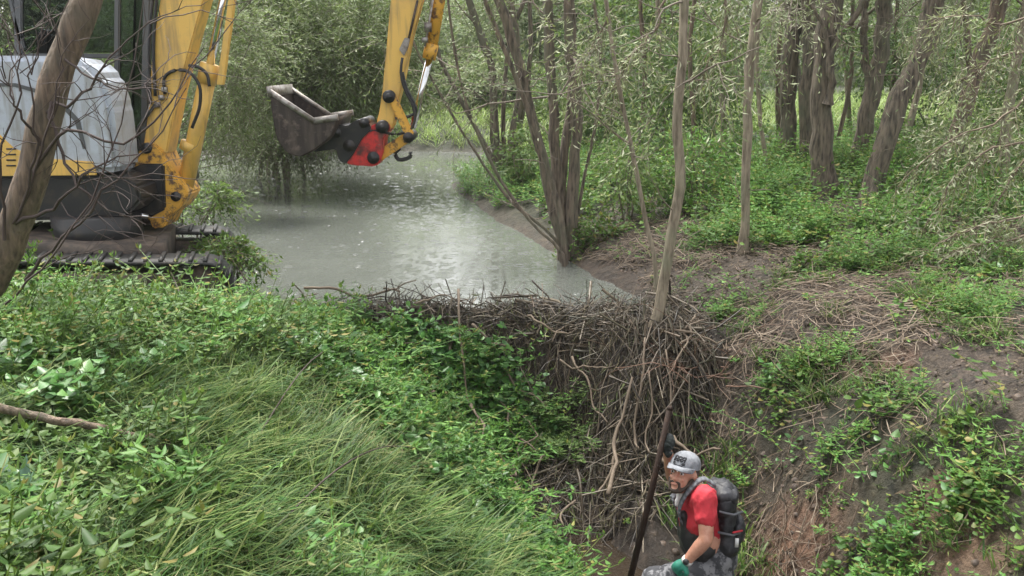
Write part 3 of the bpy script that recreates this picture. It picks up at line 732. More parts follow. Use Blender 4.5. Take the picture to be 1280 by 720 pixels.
# undergrowth shrubs of the wood: (px, py of centre, Y, radii, leaf, label)
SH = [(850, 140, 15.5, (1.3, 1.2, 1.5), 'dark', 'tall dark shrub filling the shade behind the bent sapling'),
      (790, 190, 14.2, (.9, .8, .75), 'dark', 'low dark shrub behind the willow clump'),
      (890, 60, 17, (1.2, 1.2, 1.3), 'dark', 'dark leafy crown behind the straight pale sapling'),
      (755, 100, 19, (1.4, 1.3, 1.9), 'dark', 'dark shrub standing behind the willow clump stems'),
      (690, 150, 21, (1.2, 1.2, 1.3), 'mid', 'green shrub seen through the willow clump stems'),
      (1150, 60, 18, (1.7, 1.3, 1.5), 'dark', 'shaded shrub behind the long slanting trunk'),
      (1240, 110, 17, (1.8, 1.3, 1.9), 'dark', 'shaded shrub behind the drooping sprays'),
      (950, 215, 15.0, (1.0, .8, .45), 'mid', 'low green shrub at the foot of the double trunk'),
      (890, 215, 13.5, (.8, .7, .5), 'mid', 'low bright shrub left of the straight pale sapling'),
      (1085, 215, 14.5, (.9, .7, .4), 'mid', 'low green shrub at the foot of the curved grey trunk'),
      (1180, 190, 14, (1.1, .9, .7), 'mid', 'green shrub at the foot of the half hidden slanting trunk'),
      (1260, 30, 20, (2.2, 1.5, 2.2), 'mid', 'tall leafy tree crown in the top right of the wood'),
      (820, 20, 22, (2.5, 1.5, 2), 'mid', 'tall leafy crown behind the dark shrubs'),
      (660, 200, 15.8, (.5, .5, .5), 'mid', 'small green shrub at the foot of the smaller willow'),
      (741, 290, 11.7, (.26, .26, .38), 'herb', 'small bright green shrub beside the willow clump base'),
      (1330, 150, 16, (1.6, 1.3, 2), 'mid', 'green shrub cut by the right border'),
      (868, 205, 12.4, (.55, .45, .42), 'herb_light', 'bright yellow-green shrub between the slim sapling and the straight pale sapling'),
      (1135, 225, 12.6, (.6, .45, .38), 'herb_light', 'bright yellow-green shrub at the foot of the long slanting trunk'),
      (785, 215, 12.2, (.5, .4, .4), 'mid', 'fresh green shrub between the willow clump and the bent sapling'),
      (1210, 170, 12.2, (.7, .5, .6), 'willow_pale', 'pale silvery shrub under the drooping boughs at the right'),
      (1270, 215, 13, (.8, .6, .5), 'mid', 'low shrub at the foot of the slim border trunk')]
for a, b_, Y, rad, lf, lab in SH:
    v = rad[0] * rad[1] * rad[2]; n = int(min(1300, max(150, 260 * (v ** .6))))
    big = 1 + (Y - 11) * .05
    bush('shrub', lab, 'shrub', U(a, b_, Y), rad, lf, rng, n, 9, .075 * big, .034 * big, .35, 'shrubs under the wood', .4, stems=5)

# left bank bushes, hanging over the pond
bush('willow_bush', 'big silvery willow bush hanging over the left of the pond behind the bucket', 'bush', U(365, 55, 18.3), (2.4, 1.7, 2.3), 'willow', rng, 3200, 11, .13, .03, .4, 'willows along the left shore', .65, stems=9, rstem=.04, lobes=14, base=(-8.7, 19.0))
bush('willow_bush', 'rounded willow bush on the far shore beside the open meadow, past the bucket', 'bush', U(440, 95, 28.5), (2.1, 1.8, 2.5), 'willow', rng, 1500, 10, .19, .045, .4, 'willows along the left shore', .6, stems=7, lobes=9)
bush('willow_bush', 'low grey willow spray dipping into the pond under the bucket', 'bush', U(360, 180, 17.0), (1.3, .8, .55), 'willow', rng, 800, 10, .09, .018, .8, 'willows along the left shore', .5, stems=6, lobes=8, base=(-7.9, 17.6))
bush('willow_bush', 'willow bush right behind the boom of the excavator', 'bush', U(270, 90, 15.0), (1.0, .9, 1.6), 'willow', rng, 900, 10, .09, .02, .6, 'willows along the left shore', .5, stems=6, lobes=9, base=(-6.8, 15.2))
bush('willow_bush', 'leafy willow hidden behind the cab of the excavator', 'bush', U(120, 90, 17), (2.2, 1.5, 2.6), 'mid', rng, 1300, 10, .1, .026, .5, 'willows along the left shore', .6, stems=7, lobes=10)
bush('willow_bush', 'tall willow rising over the left shore at the far bend', 'bush', U(330, -30, 20), (3.0, 1.8, 3.0), 'willow', rng, 2000, 10, .13, .03, .5, 'willows along the left shore', .7, stems=8, rstem=.05, lobes=12)
bush('shore_plant', 'small bright leafy bush at the water edge before the tracks', 'bush', U(292, 325, 9.3), (.30, .25, .22), 'herb', rng, 200, 8, .07, .026, .4, None, .25, stems=5, lobes=5)
bush('shore_plant', 'dark green bush at the water edge behind the boom foot', 'bush', U(250, 255, 11.2), (.45, .4, .3), 'mid', rng, 160, 8, .08, .03, .4, None, .3, stems=4, lobes=5)
# trees across the far meadow, rain haze painted into their pale leaf colour
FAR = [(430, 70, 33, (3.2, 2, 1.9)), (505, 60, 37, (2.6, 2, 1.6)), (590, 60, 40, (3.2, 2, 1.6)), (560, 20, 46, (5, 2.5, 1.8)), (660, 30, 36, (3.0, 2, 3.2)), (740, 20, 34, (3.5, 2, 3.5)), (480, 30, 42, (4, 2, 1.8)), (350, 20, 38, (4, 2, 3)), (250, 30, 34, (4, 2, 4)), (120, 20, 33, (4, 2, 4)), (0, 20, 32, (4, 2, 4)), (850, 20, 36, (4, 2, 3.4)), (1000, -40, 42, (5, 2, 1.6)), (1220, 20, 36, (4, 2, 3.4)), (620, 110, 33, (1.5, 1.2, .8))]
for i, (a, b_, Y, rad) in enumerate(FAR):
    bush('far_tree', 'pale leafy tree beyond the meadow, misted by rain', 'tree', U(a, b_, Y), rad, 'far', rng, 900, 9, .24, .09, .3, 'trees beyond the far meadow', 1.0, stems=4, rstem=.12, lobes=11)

# the wood that closes the view far behind
cr = MB(); n = 9000; a = rng.uniform(-.75, .75, n); d = rng.uniform(62, 78, n); P = np.stack([np.sin(a) * d * 1.2, np.cos(a) * d, rng.random(n) ** 1.2 * (6 + 5 * fbm(a * 9, a * 0, 81))], -1)
P[:, 2] += 1
for _ in range(4):
    D = rng.normal(size=(n, 3)); leaf_quads(cr, P + rng.normal(size=(n, 3)) * .5, D, rng.normal(size=(n, 3)), rng.uniform(.5, 1.1, n), rng.uniform(.3, .6, n))
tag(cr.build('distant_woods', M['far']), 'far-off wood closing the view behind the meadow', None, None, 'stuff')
# ------------------------------------------------------------------ excavator
rng = np.random.default_rng(31)
M['yellow'] = plain('worn_yellow_paint', (.76, .48, .12), .42, 0, (.58, .37, .12), 4, .5, .8, .15, .5, (.36, .24, .10))
M['yellow_rust'] = plain('rusty_yellow_paint', (.70, .38, .06), .55, 0, (.13, .07, .04), 13, .5, .62, .3)
M['black'] = plain('black_steel', (.018, .018, .02), .45, 0, (.06, .045, .035), 6, .5, .75)
M['rubber'] = plain('track_rubber', (.012, .012, .012), .6, 0, (.07, .05, .036), 6, .55, .75, .5)
M['muddy'] = plain('muddy_steel', (.03, .023, .019), .7, 0, (.11, .08, .06), 7, .4, .65, .6)
M['chrome'] = plain('chrome_rod', (.75, .76, .78), .12, 1, (.6, .6, .6), 5)
M['red'] = plain('red_paint', (.58, .03, .03), .45, 0, (.07, .022, .02), 7, .46, .62, .25, .5, (.12, .05, .04))
M['cover'] = plain('grey_white_paint', (.47, .51, .58), .28, 0, (.30, .30, .31), 4, .5, .75, 0, .5, (.27, .26, .24))
M['bucket'] = plain('muddy_dark_bucket_steel', (.04, .03, .027), .6, .2, (.17, .13, .11), 9, .55, .72, .8, .5, (.09, .07, .058))
M['worn'] = plain('worn_bare_steel', (.34, .32, .30), .5, .6, (.16, .13, .11), 14, .45, .65, .4)
M['frame_grey'] = plain('dark_grey_paint', (.09, .095, .10), .4)
m, t, b = nodes('tinted_glass'); b.inputs['Base Color'].default_value = (.42, .46, .47, 1); b.inputs['Transmission Weight'].default_value = 1
b.inputs['Roughness'].default_value = .03; b.inputs['IOR'].default_value = 1.15; M['glass'] = m
YB = 9.3
ex = empty('excavator', (-4.6, YB, .4)); tag(ex, 'yellow tracked excavator with white side cover working at the left of the pond', 'excavator')
def seg(name, pts, r, mat, parent=None, k=14, n=22):
    g = MB(); g.tube(curve(pts, n) if len(pts) > 2 else pts, r, k); return g.build(name, mat, parent or ex, True)
def sub(o, parent):
    o.parent = parent; o.matrix_parent_inverse = Matrix.Identity(4)
    return o
def pin(px, py, r, y0, y1, parent, mat='black', name='pin'):
    p = U(px, py, YB); g = MB(); g.cyl((p[0], y0, p[2]), (p[0], y1, p[2]), r, 20); g.cyl((p[0], y0 - .015, p[2]), (p[0], y1 + .015, p[2]), r * .55, 14)
    return g.build(name, M[mat], parent, False)

# tracks
A, PT = R(15), R(-3.5)
fwd = np.array([math.cos(A) * math.cos(PT), math.sin(A) * math.cos(PT), math.sin(PT)]); lat = np.array([-math.sin(A), math.cos(A), 0]); upv = np.cross(fwd, lat)
Lt, Ht, Wt = 2.75, .50, .42
for side in (0, 1):
    fc = U(258, 354, 8.3) + lat * 1.6 * side          # centre of the front idler
    hr = Ht / 2; prof = []
    for a in np.linspace(-math.pi / 2, math.pi / 2, 13): prof.append((math.cos(a) * hr, math.sin(a) * hr))
    for a in np.linspace(math.pi / 2, 3 * math.pi / 2, 13): prof.append((-Lt + hr * 2 + math.cos(a) * hr, math.sin(a) * hr))
    # belt as a closed band with inner face
    g = MB(); n = len(prof); V = []
    cen = lambda s, q: (q if s == 0 else None)
    for (x, z) in prof:
        cx_ = min(max(x, -Lt + hr * 2), 0); ix, iz = cx_ + (x - cx_) * .86, z * .86
        for (qx, qz, wy) in ((x, z, -Wt / 2), (x, z, Wt / 2), (ix, iz, Wt / 2), (ix, iz, -Wt / 2)): V.append(fc + fwd * qx + upv * qz + lat * wy)
    q = []
    for i in range(n):
        j = (i + 1) % n
        for c_ in range(4): q.append((i * 4 + c_, i * 4 + (c_ + 1) % 4, j * 4 + (c_ + 1) % 4, j * 4 + c_))
    g.raw(V, q)
    # grouser lugs
    per = [np.array(p) for p in prof] + [np.array(prof[0])]; L = np.concatenate([[0], np.cumsum([np.linalg.norm(per[i + 1] - per[i]) for i in range(n)])])
    for s_ in np.arange(0, L[-1], .13):
        x = np.interp(s_, L, [p[0] for p in per]); z = np.interp(s_, L, [p[1] for p in per]); cx_ = min(max(x, -Lt + hr * 2), 0)
        nn = np.array([x - cx_, z]); nn /= np.linalg.norm(nn) + 1e-9
        Nn = fwd * nn[0] + upv * nn[1]; Tt = np.cross(lat, Nn)
        g.box(fc + fwd * x + upv * z + Nn * .008, (.035, Wt - .02, .03), np.stack([Tt, lat, Nn], 1))
    tr_ = g.build('track', M['rubber'], ex)
    g = MB(); g.box(fc + fwd * (-(Lt - 2 * hr) / 2) + lat * 0, (Lt - 2 * hr - .1, Wt * .62, Ht * .5), np.stack([fwd, lat, upv], 1))
    sub(g.build('track_frame', M['muddy'], None), tr_)
    for x in [0, -Lt + 2 * hr]:
        g = MB(); g.cyl(fc + fwd * x - lat * Wt * .36, fc + fwd * x + lat * Wt * .36, hr * .80, 22); g.cyl(fc + fwd * x - lat * Wt * .44, fc + fwd * x + lat * Wt * .44, hr * .25, 14)
        sub(g.build('idler', M['muddy'], None), tr_)
    for x in np.linspace(-.4, -Lt + 2 * hr + .4, 4):
        g = MB(); c_ = fc + fwd * x - upv * hr * .55; g.cyl(c_ - lat * Wt * .38, c_ + lat * Wt * .38, hr * .3, 14); sub(g.build('roller', M['muddy'], None), tr_)
fc = U(258, 354, 8.3)
g = MB(); g.box(fc + fwd * -1.05 + lat * .8 + upv * .16, (1.3, 1.25, .34), np.stack([fwd, lat, upv], 1)); g.build('undercarriage', M['muddy'], ex)
c_ = fc + fwd * -1.05 + lat * .8; g = MB(); g.cyl((c_[0], c_[1], .75), (c_[0], c_[1], 1.04), .42, 28); g.build('slew_ring', M['black'], ex)

# upper body
prism([(-420, 225), (148, 219), (172, 232), (176, 252), (160, 268), (110, 274), (-420, 290)], 8.62, 10.35, 'chassis', M['black'], ex, .03, Yp=8.62)
prism([(112, 236), (176, 205), (204, 205), (206, 262), (180, 276), (112, 270)], 9.06, 9.56, 'swing_mount', M['black'], ex, .02, Yp=9.06)
cov = prism([(-420, 66), (62, 70), (104, 76), (126, 96), (139, 134), (146, 190), (147, 216), (-420, 222)], 8.58, 9.12, 'side_cover', M['cover'], ex, .055, Yp=8.58)
sub(prism([(-420, 146), (-10, 160), (18, 186), (52, 198), (116, 202), (120, 219), (-420, 224)], 8.566, 8.60, 'yellow_band', M['yellow'], None, .004, Yp=8.57), cov)
sub(prism([(-420, 98), (20, 104), (70, 118), (100, 150), (108, 186), (104, 186), (94, 152), (66, 122), (18, 108), (-420, 102)], 8.570, 8.60, 'panel_crease', M['frame_grey'], None, .0, Yp=8.58), cov)
g = MB()
for k in range(4): g.box(U(14 + 0 * k, 186 + k * 7, 8.565), (.09, .012, .014))
sub(g.build('vent_slots', M['black'], None), cov)
# cab: pillars, sills, roof and panes
def bar(name, a, b_, y0, y1, wpx, mat, parent):
    (x0, z0), (x1, z1) = a, b_; d = np.array([x1 - x0, z1 - z0], float); n_ = np.array([-d[1], d[0]]) / np.linalg.norm(d) * wpx / 2
    return prism([(x0 + n_[0], z0 + n_[1]), (x1 + n_[0], z1 + n_[1]), (x1 - n_[0], z1 - n_[1]), (x0 - n_[0], z0 - n_[1])], y0, y1, name, M[mat], parent, .012)
cab = prism([(20, 215), (182, 215), (182, 196), (20, 196)], 9.55, 10.4, 'cab', M['black'], ex, .02)
for y0 in (9.55, 10.34):
    for a, b_, w_ in (((180, 214), (186, -70), 9), ((146, 214), (148, -70), 7), ((24, 214), (24, -70), 10), ((24, 70), (148, 70), 6), ((30, 62), (4, -40), 6)):
        o = bar('pillar', a, b_, y0, y0 + .06, w_, 'frame_grey', None); sub(o, cab)
    o = prism([(28, 66), (144, 66), (144, -70), (28, -70)], y0 + .025, y0 + .033, 'window', M['glass'], None, 0); sub(o, cab)
    o = prism([(150, 196), (176, 196), (181, -70), (150, -70)], y0 + .025, y0 + .033, 'door_pane', M['glass'], None, 0); sub(o, cab)
o = prism([(183, 200), (189, -70), (186, -70), (180, 200)], 9.62, 10.33, 'windscreen', M['glass'], None, 0); sub(o, cab)
o = prism([(14, -70), (196, -70), (194, -88), (20, -92)], 9.5, 10.45, 'roof', M['frame_grey'], None, .03); sub(o, cab)
o = prism([(60, 196), (120, 196), (120, 150), (82, 146), (74, 40), (58, 36), (52, 150)], 9.75, 10.2, 'driver_seat', M['black'], None, .04); sub(o, cab)
# boom
boom = prism([(186, 180), (192, 139), (197, 61), (207, 0), (232, -110), (268, -178), (330, -222), (500, -262), (540, -272), (548, -236), (520, -214), (350, -160), (300, -122), (276, -70), (261, 0), (244, 61), (230, 111), (219, 167), (215, 190), (196, 196)], YB - .14, YB + .14, 'boom', M['yellow'], ex, .014)
# swing bracket with the dark of its hole laid on as a plate
br = prism([(187, 176), (200, 177), (210, 185), (218, 200), (226, 216), (238, 228), (244, 239), (234, 256), (222, 264), (214, 280), (200, 282), (192, 262), (170, 257), (171, 249), (186, 248), (197, 244), (199, 234), (192, 229), (177, 230), (175, 214), (181, 192)], YB - .2, YB + .2, 'swing_bracket', M['yellow_rust'], ex, .016)
sub(pin(193, 183, .055, YB - .225, YB + .225, None), br); sub(pin(229, 242, .05, YB - .225, YB + .225, None), br); sub(pin(188, 272, .06, YB - .15, YB + .15, None, 'muddy'), br)
g = MB(); p0, p1 = U(176, 250, YB - .3), U(196, 216, YB - .3)
prism([(178, 222), (197, 218), (200, 231), (193, 227), (180, 229)], YB - .206, YB + .206, 'recess_shade_plate', M['black'], ex, .004)  # black plate just proud of the bracket, painting the shade of a recess
cyl = seg('boom_cylinder', [U(231, 238, YB), U(262, 84, YB)], .085, M['yellow'], ex, 20)
g = MB(); g.cyl(U(258, 104, YB), U(263, 80, YB), .098, 20); sub(g.build('gland', M['yellow'], None, False), cyl)
g = MB(); g.cyl(U(236, 188, YB), U(239, 178, YB), .1, 20); sub(g.build('clamp_band', M['yellow'], None, False), cyl)
g = MB(); g.cyl(U(262, 84, YB), U(292, -62, YB), .042, 18); sub(g.build('rod', M['chrome'], None, True), cyl)
sub(prism([(272, 106), (280, 106), (300, -40), (292, -40)], YB - .10, YB - .03, 'rod_guard', M['yellow'], None, .006), cyl)
seg('slew_cylinder', [U(84, 258, 8.95), U(128, 263, 8.95)], .05, M['black'], ex); seg('slew_rod', [U(114, 261, 8.95), U(186, 271, 9.0)], .032, M['chrome'], ex)
for pts in ([(206, 118), (206, 96), (218, 88), (236, 90), (248, 104), (250, 130), (240, 160)], [(236, 82), (248, 84), (258, 92), (262, 108)], [(196, 195), (178, 190), (172, 165), (186, 142), (196, 128)], [(194, 120), (192, 60), (196, 0), (204, -50)], [(188, 130), (186, 60), (191, 0), (199, -50)]):
    seg('hydraulic_hose', [U(a, b_, YB - .17) for a, b_ in pts], .017, M['black'], ex, 8)
for a, b_ in ((206, 112), (202, 122), (197, 131)):
    g = MB(); g.box(U(a, b_, YB - .16), (.05, .05, .05)); g.build('hose_coupling', M['worn'], ex)
# dipper arm
arm = prism([(520, -285), (548, -280), (560, -230), (540, -80), (529, 0), (515.5, 49), (506, 101), (500, 124), (493, 158), (483, 166), (474, 160), (473, 150), (476, 140), (480, 113), (490.5, 0), (500, -80), (508, -200)], YB - .12, YB + .12, 'dipper_arm', M['yellow'], ex, .012)
prism([(506, 47), (513, 48), (510, 60), (505, 70), (499, 62)], YB - .15, YB - .115, 'hose_block', M['worn'], ex, .006)
seg('hose_pipe', [U(522, 0, YB - .135), U(511, 48, YB - .135)], .012, M['muddy'], ex)
seg('hydraulic_hose', [U(a, b_, YB - .17) for a, b_ in ((503, 72), (501, 90), (506, 112), (516, 132), (519, 148), (513, 162), (496, 168), (470, 163), (440, 167), (420, 172))], .014, M['black'], ex, 8)
seg('hydraulic_hose', [U(a, b_, YB - .15) for a, b_ in ((503, 90), (508, 110), (517, 128), (520, 140), (512, 145), (494, 148))], .015, M['black'], ex, 8)
# bucket cylinder
bc = seg('bucket_cylinder', [U(562, -80, YB + .02), U(538, 66, YB + .02)], .062, M['yellow_rust'], ex, 20)
g = MB(); g.cyl(U(540, 55, YB + .02), U(536, 74, YB + .02), .07, 20); sub(g.build('gland', M['yellow_rust'], None), bc)
g = MB(); g.cyl(U(537, 72, YB + .02), U(516, 160, YB + .02), .036, 16); sub(g.build('rod', M['chrome'], None, True), bc)
g = MB(); g.tube([U(541, 0, YB - .06), U(536, 30, YB - .06), U(531, 58, YB - .06)], .012, 8); g.box(U(535, 34, YB - .07), (.07, .05, .09)); g.box(U(531, 50, YB - .07), (.06, .05, .05)); sub(g.build('cylinder_pipe', M['worn'], None), bc)
# bucket linkage
for y0, y1 in ((YB - .19, YB - .145), (YB + .145, YB + .19)):
    bar('link', (489, 120), (513, 170), y0, y1, 11, 'yellow_rust', ex)
bar('tipping_link', (513, 169), (474, 195), YB - .09, YB + .09, 13, 'yellow_rust', ex)
for a, b_, r in ((489, 120, .064), (513, 170, .055), (481, 157, .066), (470, 195, .062)): pin(a, b_, r, YB - .195, YB + .195, ex, 'black', 'pivot_pin')
seg('lifting_hook', [U(a, b_, YB) for a, b_ in ((500, 185), (494, 192), (498, 199), (506, 199), (513, 195), (513, 190))], .022, M['black'], ex, 10)
# red quick coupler and black tilt hitch
prism([(466, 157), (478, 150), (488, 152), (491, 160), (482, 172), (482, 187), (477, 203), (470, 206), (442, 204), (432, 200), (450, 170)], YB - .17, YB + .17, 'quick_coupler', M['red'], ex, .012)
hit = prism([(410, 152), (438, 156), (450, 148), (464, 150), (468, 160), (456, 172), (446, 190), (436, 203), (428, 198), (424, 184), (396, 188), (404, 170)], YB - .2, YB + .2, 'tilt_hitch', M['black'], ex, .012)
for a, b_, r in ((459, 152, .05), (425, 164, .05), (441, 180, .06)): sub(pin(a, b_, r, YB - .225, YB + .225, None, 'black'), hit)
# bucket
c2 = lambda x, y: (320 + x / 3.273, y / 3.273)
near = [c2(*p) for p in ((55, 372), (235, 493), (330, 480), (308, 552), (245, 607), (180, 640), (130, 626), (92, 580), (68, 480))]
y0, y1 = YB - .44, YB + .46
def bplate(ya, yb, name, mat, parent, bev=.006): return prism(near, ya, yb, name, M[mat], parent, bev, Yp=y0)
buck = bplate(y0, y0 + .025, 'bucket', 'bucket', ex)
sub(bplate(y1 - .025, y1, 'bucket_side', 'bucket', None), buck)
shell = [near[0], near[8], near[7], near[6], near[5], near[4], near[3], near[2]]
C = np.array([U(a, b_, y0) for a, b_ in shell]); C = curve(C, 26); ctr = C.mean(0)
inn = C + (ctr - C) / np.linalg.norm(ctr - C, axis=1)[:, None] * .025
V = []
for k in range(26):
    for P_, yy_ in ((C[k], y0 + .01), (C[k], y1 - .01), (inn[k], y1 - .01), (inn[k], y0 + .01)): V.append((P_[0], yy_, P_[2]))
q = [(k * 4 + a, k * 4 + (a + 1) % 4, k * 4 + 4 + (a + 1) % 4, k * 4 + 4 + a) for k in range(25) for a in range(4)] + [(0, 1, 2, 3), (100, 101, 102, 103)]
g = MB(); g.raw(V, q); sub(g.build('bucket_shell', M['bucket'], None, False), buck)
def edge_bar(pts, ya, name, parent, r=.024, mat='worn'):
    g = MB()
    for i in range(len(pts) - 1):
        p0, p1 = U(*pts[i], y0), U(*pts[i + 1], y0); p0 = np.array([p0[0], ya, p0[2]]); p1 = np.array([p1[0], ya, p1[2]]); d = norm(p1 - p0); n_ = np.cross(d, [0, 1, 0])
        g.box((p0 + p1) / 2 + n_ * .004 * 0, (np.linalg.norm(p1 - p0) + .01, .045, r * 2), np.stack([d, [0, 1, 0], n_], 1))
    o = g.build(name, M[mat], None); sub(o, parent)
edge_bar([c2(52, 372), c2(235, 495)], y0 + .01, 'side_edge', buck); edge_bar([c2(235, 495), c2(332, 480)], y0 + .012, 'side_edge', buck, .03)
edge_bar([c2(52, 372), c2(235, 495)], y1 - .01, 'side_edge', buck, .02); edge_bar([c2(235, 495), c2(332, 480)], y1 - .012, 'side_edge', buck, .03)
p = U(*c2(55, 374), y0); g = MB(); g.box((p[0], (y0 + y1) / 2, p[2] + .0), (.035, y1 - y0 + .03, .10), np.array(Matrix.Rotation(R(-14), 3, 'Y'))); sub(g.build('cutting_edge', M['worn'], None), buck)
del g
# ------------------------------------------------------------------ man in the stream bed
rng = np.random.default_rng(41)
M['skin'] = plain('skin', (.52, .27, .19), .45, 0, (.40, .17, .11), 24, .45, .7)
M['hair'] = plain('dark_hair', (.04, .027, .02), .75, 0, (.09, .055, .04), 45, .5, .75)
M['shirt'] = plain('red_shirt', (.52, .03, .045), .8, 0, (.34, .02, .03), 16, .45, .7, .5)
M['cap'] = plain('grey_cap_cloth', (.22, .23, .25), .85, 0, (.13, .135, .15), 26, .42, .65, .4)
M['cap_logo'] = plain('black_cap_print', (.015, .015, .018), .8)
M['bib'] = plain('black_wader_bib', (.014, .014, .016), .55, 0, (.035, .033, .035), 18, .45, .7, .3)
M['camo'] = plain('grey_camouflage_cloth', (.035, .036, .042), .8, 0, (.17, .17, .18), 11, .47, .53, .2)
M['glove_green'] = plain('green_glove', (.02, .19, .13), .6)
M['glove_black'] = plain('black_glove', (.015, .02, .02), .6)
M['scarf'] = plain('white_neck_cloth', (.62, .60, .60), .85, 0, (.45, .42, .42), 18, .45, .65)
M['pack'] = plain('black_pack_cloth', (.014, .014, .017), .6, 0, (.04, .042, .05), 14, .45, .65, .4)
M['strap'] = plain('grey_strap', (.11, .115, .13), .7)
M['iron'] = plain('dark_wet_shaft', (.022, .012, .008), .75, 0, (.075, .04, .025), 12, .55, .75, .3, .25)
M['white'] = plain('white_band', (.7, .7, .7), .5)
V3 = lambda a: Vector(np.asarray(a, float))
YM = 5.1
hd = V3(U(854, 592, YM)); nk = V3(U(868, 611, YM)); chest = V3(U(872, 640, YM)); belly = V3(U(880, 672, YM)); pel = V3(U(893, 700, YM))
shL = V3(U(881, 621, YM - .17)); shR = V3(U(858, 618, YM + .19))
elL = V3(U(883, 674, YM - .27)); wrL = V3(U(857, 703, YM - .22)); haL = V3(U(846, 709, YM - .2))
elR = V3(U(841, 596, YM + .26)); wrR = V3(U(834, 562, YM + .10)); haR = V3(U(832, 548, YM + .07))
hipL, hipR = pel + Vector((0, -.09, -.03)), pel + Vector((.02, .1, -.03))
knL = V3(U(818, 724, YM - .16)); anL = knL + Vector((.1, .02, -.41)); knR = hipR + Vector((-.12, .04, -.43)); anR = knR + Vector((.06, .02, -.42))
fz = lambda p: float(HS(np.array([p.x]), np.array([p.y]))[0])
anR.z = fz(anR) + .08; anL.z = max(fz(anL) + .08, knL.z - .45)
pe = empty('person', (pel.x, pel.y, anR.z - .08)); tag(pe, 'man in red t-shirt and grey cap gripping a dark shaft in the stream bed', 'person')
# facing: towards -x, a little to the camera
fd = Vector((-.60, -.76, .28)).normalized(); rt = fd.cross(Vector((0, 0, 1))).normalized(); upd = rt.cross(fd).normalized()
Hm = Matrix((rt, fd, upd)).transposed()        # head axes: x right, y forward, z up
hp = lambda x, y, z: hd + Hm @ Vector((x, y, z))
def fingers(w_, h_, d_curl, side, r=.0085):
    """palm and five bent fingers closing round whatever runs along side"""
    a = (h_ - w_).normalized(); s = side.normalized(); n_ = a.cross(s).normalized()
    out_ = [('c', w_, .026, w_ + a * .05, .034), ('e', w_ + a * .055, (.03, .03, .03))]
    for k, (o_, l_) in enumerate(((-.03, .068), (-.01, .076), (.01, .072), (.03, .058))):
        b0 = w_ + a * .07 + s * o_; b1 = b0 + (a * .8 + n_ * .6 * d_curl) * l_ * .45; b2 = b1 + (a * .1 + n_ * d_curl) * l_ * .4; b3 = b2 + (-a * .7 + n_ * .5 * d_curl) * l_ * .35
        out_ += [('c', b0 - a * .03, r * 1.25, b0, r * 1.15), ('c', b0, r * 1.15, b1, r * 1.05), ('c', b1, r * 1.05, b2, r), ('c', b2, r, b3, r * .85)]
    t0 = w_ + a * .025 + s * -.03; t1 = t0 + (a * .5 - s * .7 + n_ * .6 * d_curl).normalized() * .04; t2 = t1 + (a * .6 + s * .35 + n_ * .7 * d_curl).normalized() * .035
    return out_ + [('c', t0, r * 1.5, t1, r * 1.25), ('c', t1, r * 1.25, t2, r)]
pole_t, pole_b = V3(U(837, 512, YM + .10)), V3(U(788, 722, YM - .05))
pdir = (pole_t - pole_b).normalized()
body = [('e', hp(0, -.01, .035), (.077, .098, .095), Hm), ('e', hp(0, .03, -.055), (.058, .072, .07), Hm), ('e', hp(0, .075, -.095), (.03, .028, .026), Hm),
        ('e', hp(0, .098, .0), (.011, .012, .026), Hm), ('e', hp(0, .108, -.022), (.015, .017, .012), Hm), ('e', hp(0, .088, .036), (.055, .014, .012), Hm),
        ('e', hp(.03, .082, -.02), (.02, .015, .016), Hm), ('e', hp(-.03, .082, -.02), (.02, .015, .016), Hm), ('e', hp(0, .096, -.052), (.022, .012, .012), Hm),
        ('e', hp(.078, -.012, -.005), (.012, .02, .032), Hm), ('e', hp(-.078, -.012, -.005), (.012, .02, .032), Hm),
        ('c', nk, .062, hp(0, -.03, -.06), .056), ('e', chest, (.11, .165, .17)), ('e', belly, (.115, .15, .14)), ('e', pel, (.12, .165, .12)), ('c', chest, .11, pel, .12),
        ('c', shL, .062, chest + Vector((0, -.05, .06)), .09), ('c', shR, .062, chest + Vector((0, .05, .06)), .09), ('c', nk + Vector((0, 0, -.05)), .075, chest, .1),
        ('c', shL, .056, elL, .043), ('c', elL, .044, elL.lerp(wrL, .35), .043), ('c', elL.lerp(wrL, .35), .043, wrL, .028),
        ('c', shR, .056, elR, .043), ('c', elR, .044, elR.lerp(wrR, .35), .043), ('c', elR.lerp(wrR, .35), .043, wrR, .028),
        ('c', hipL, .095, knL, .062), ('c', knL, .06, anL, .042), ('c', hipR, .095, knR, .062), ('c', knR, .06, anR, .042),
        ('c', anL, .045, anL + Vector((-.18, 0, -.04)), .035), ('c', anR, .045, anR + Vector((-.18, 0, -.04)), .035)]
thdir = (knL - hipL).normalized()
body += fingers(wrL, haL, .8, Vector((-.3, .9, 0)), .009) + fingers(wrR, haR, -.9, pdir, .009)
solid_blob(body, .0075, 'body', M['skin'], pe, 2)
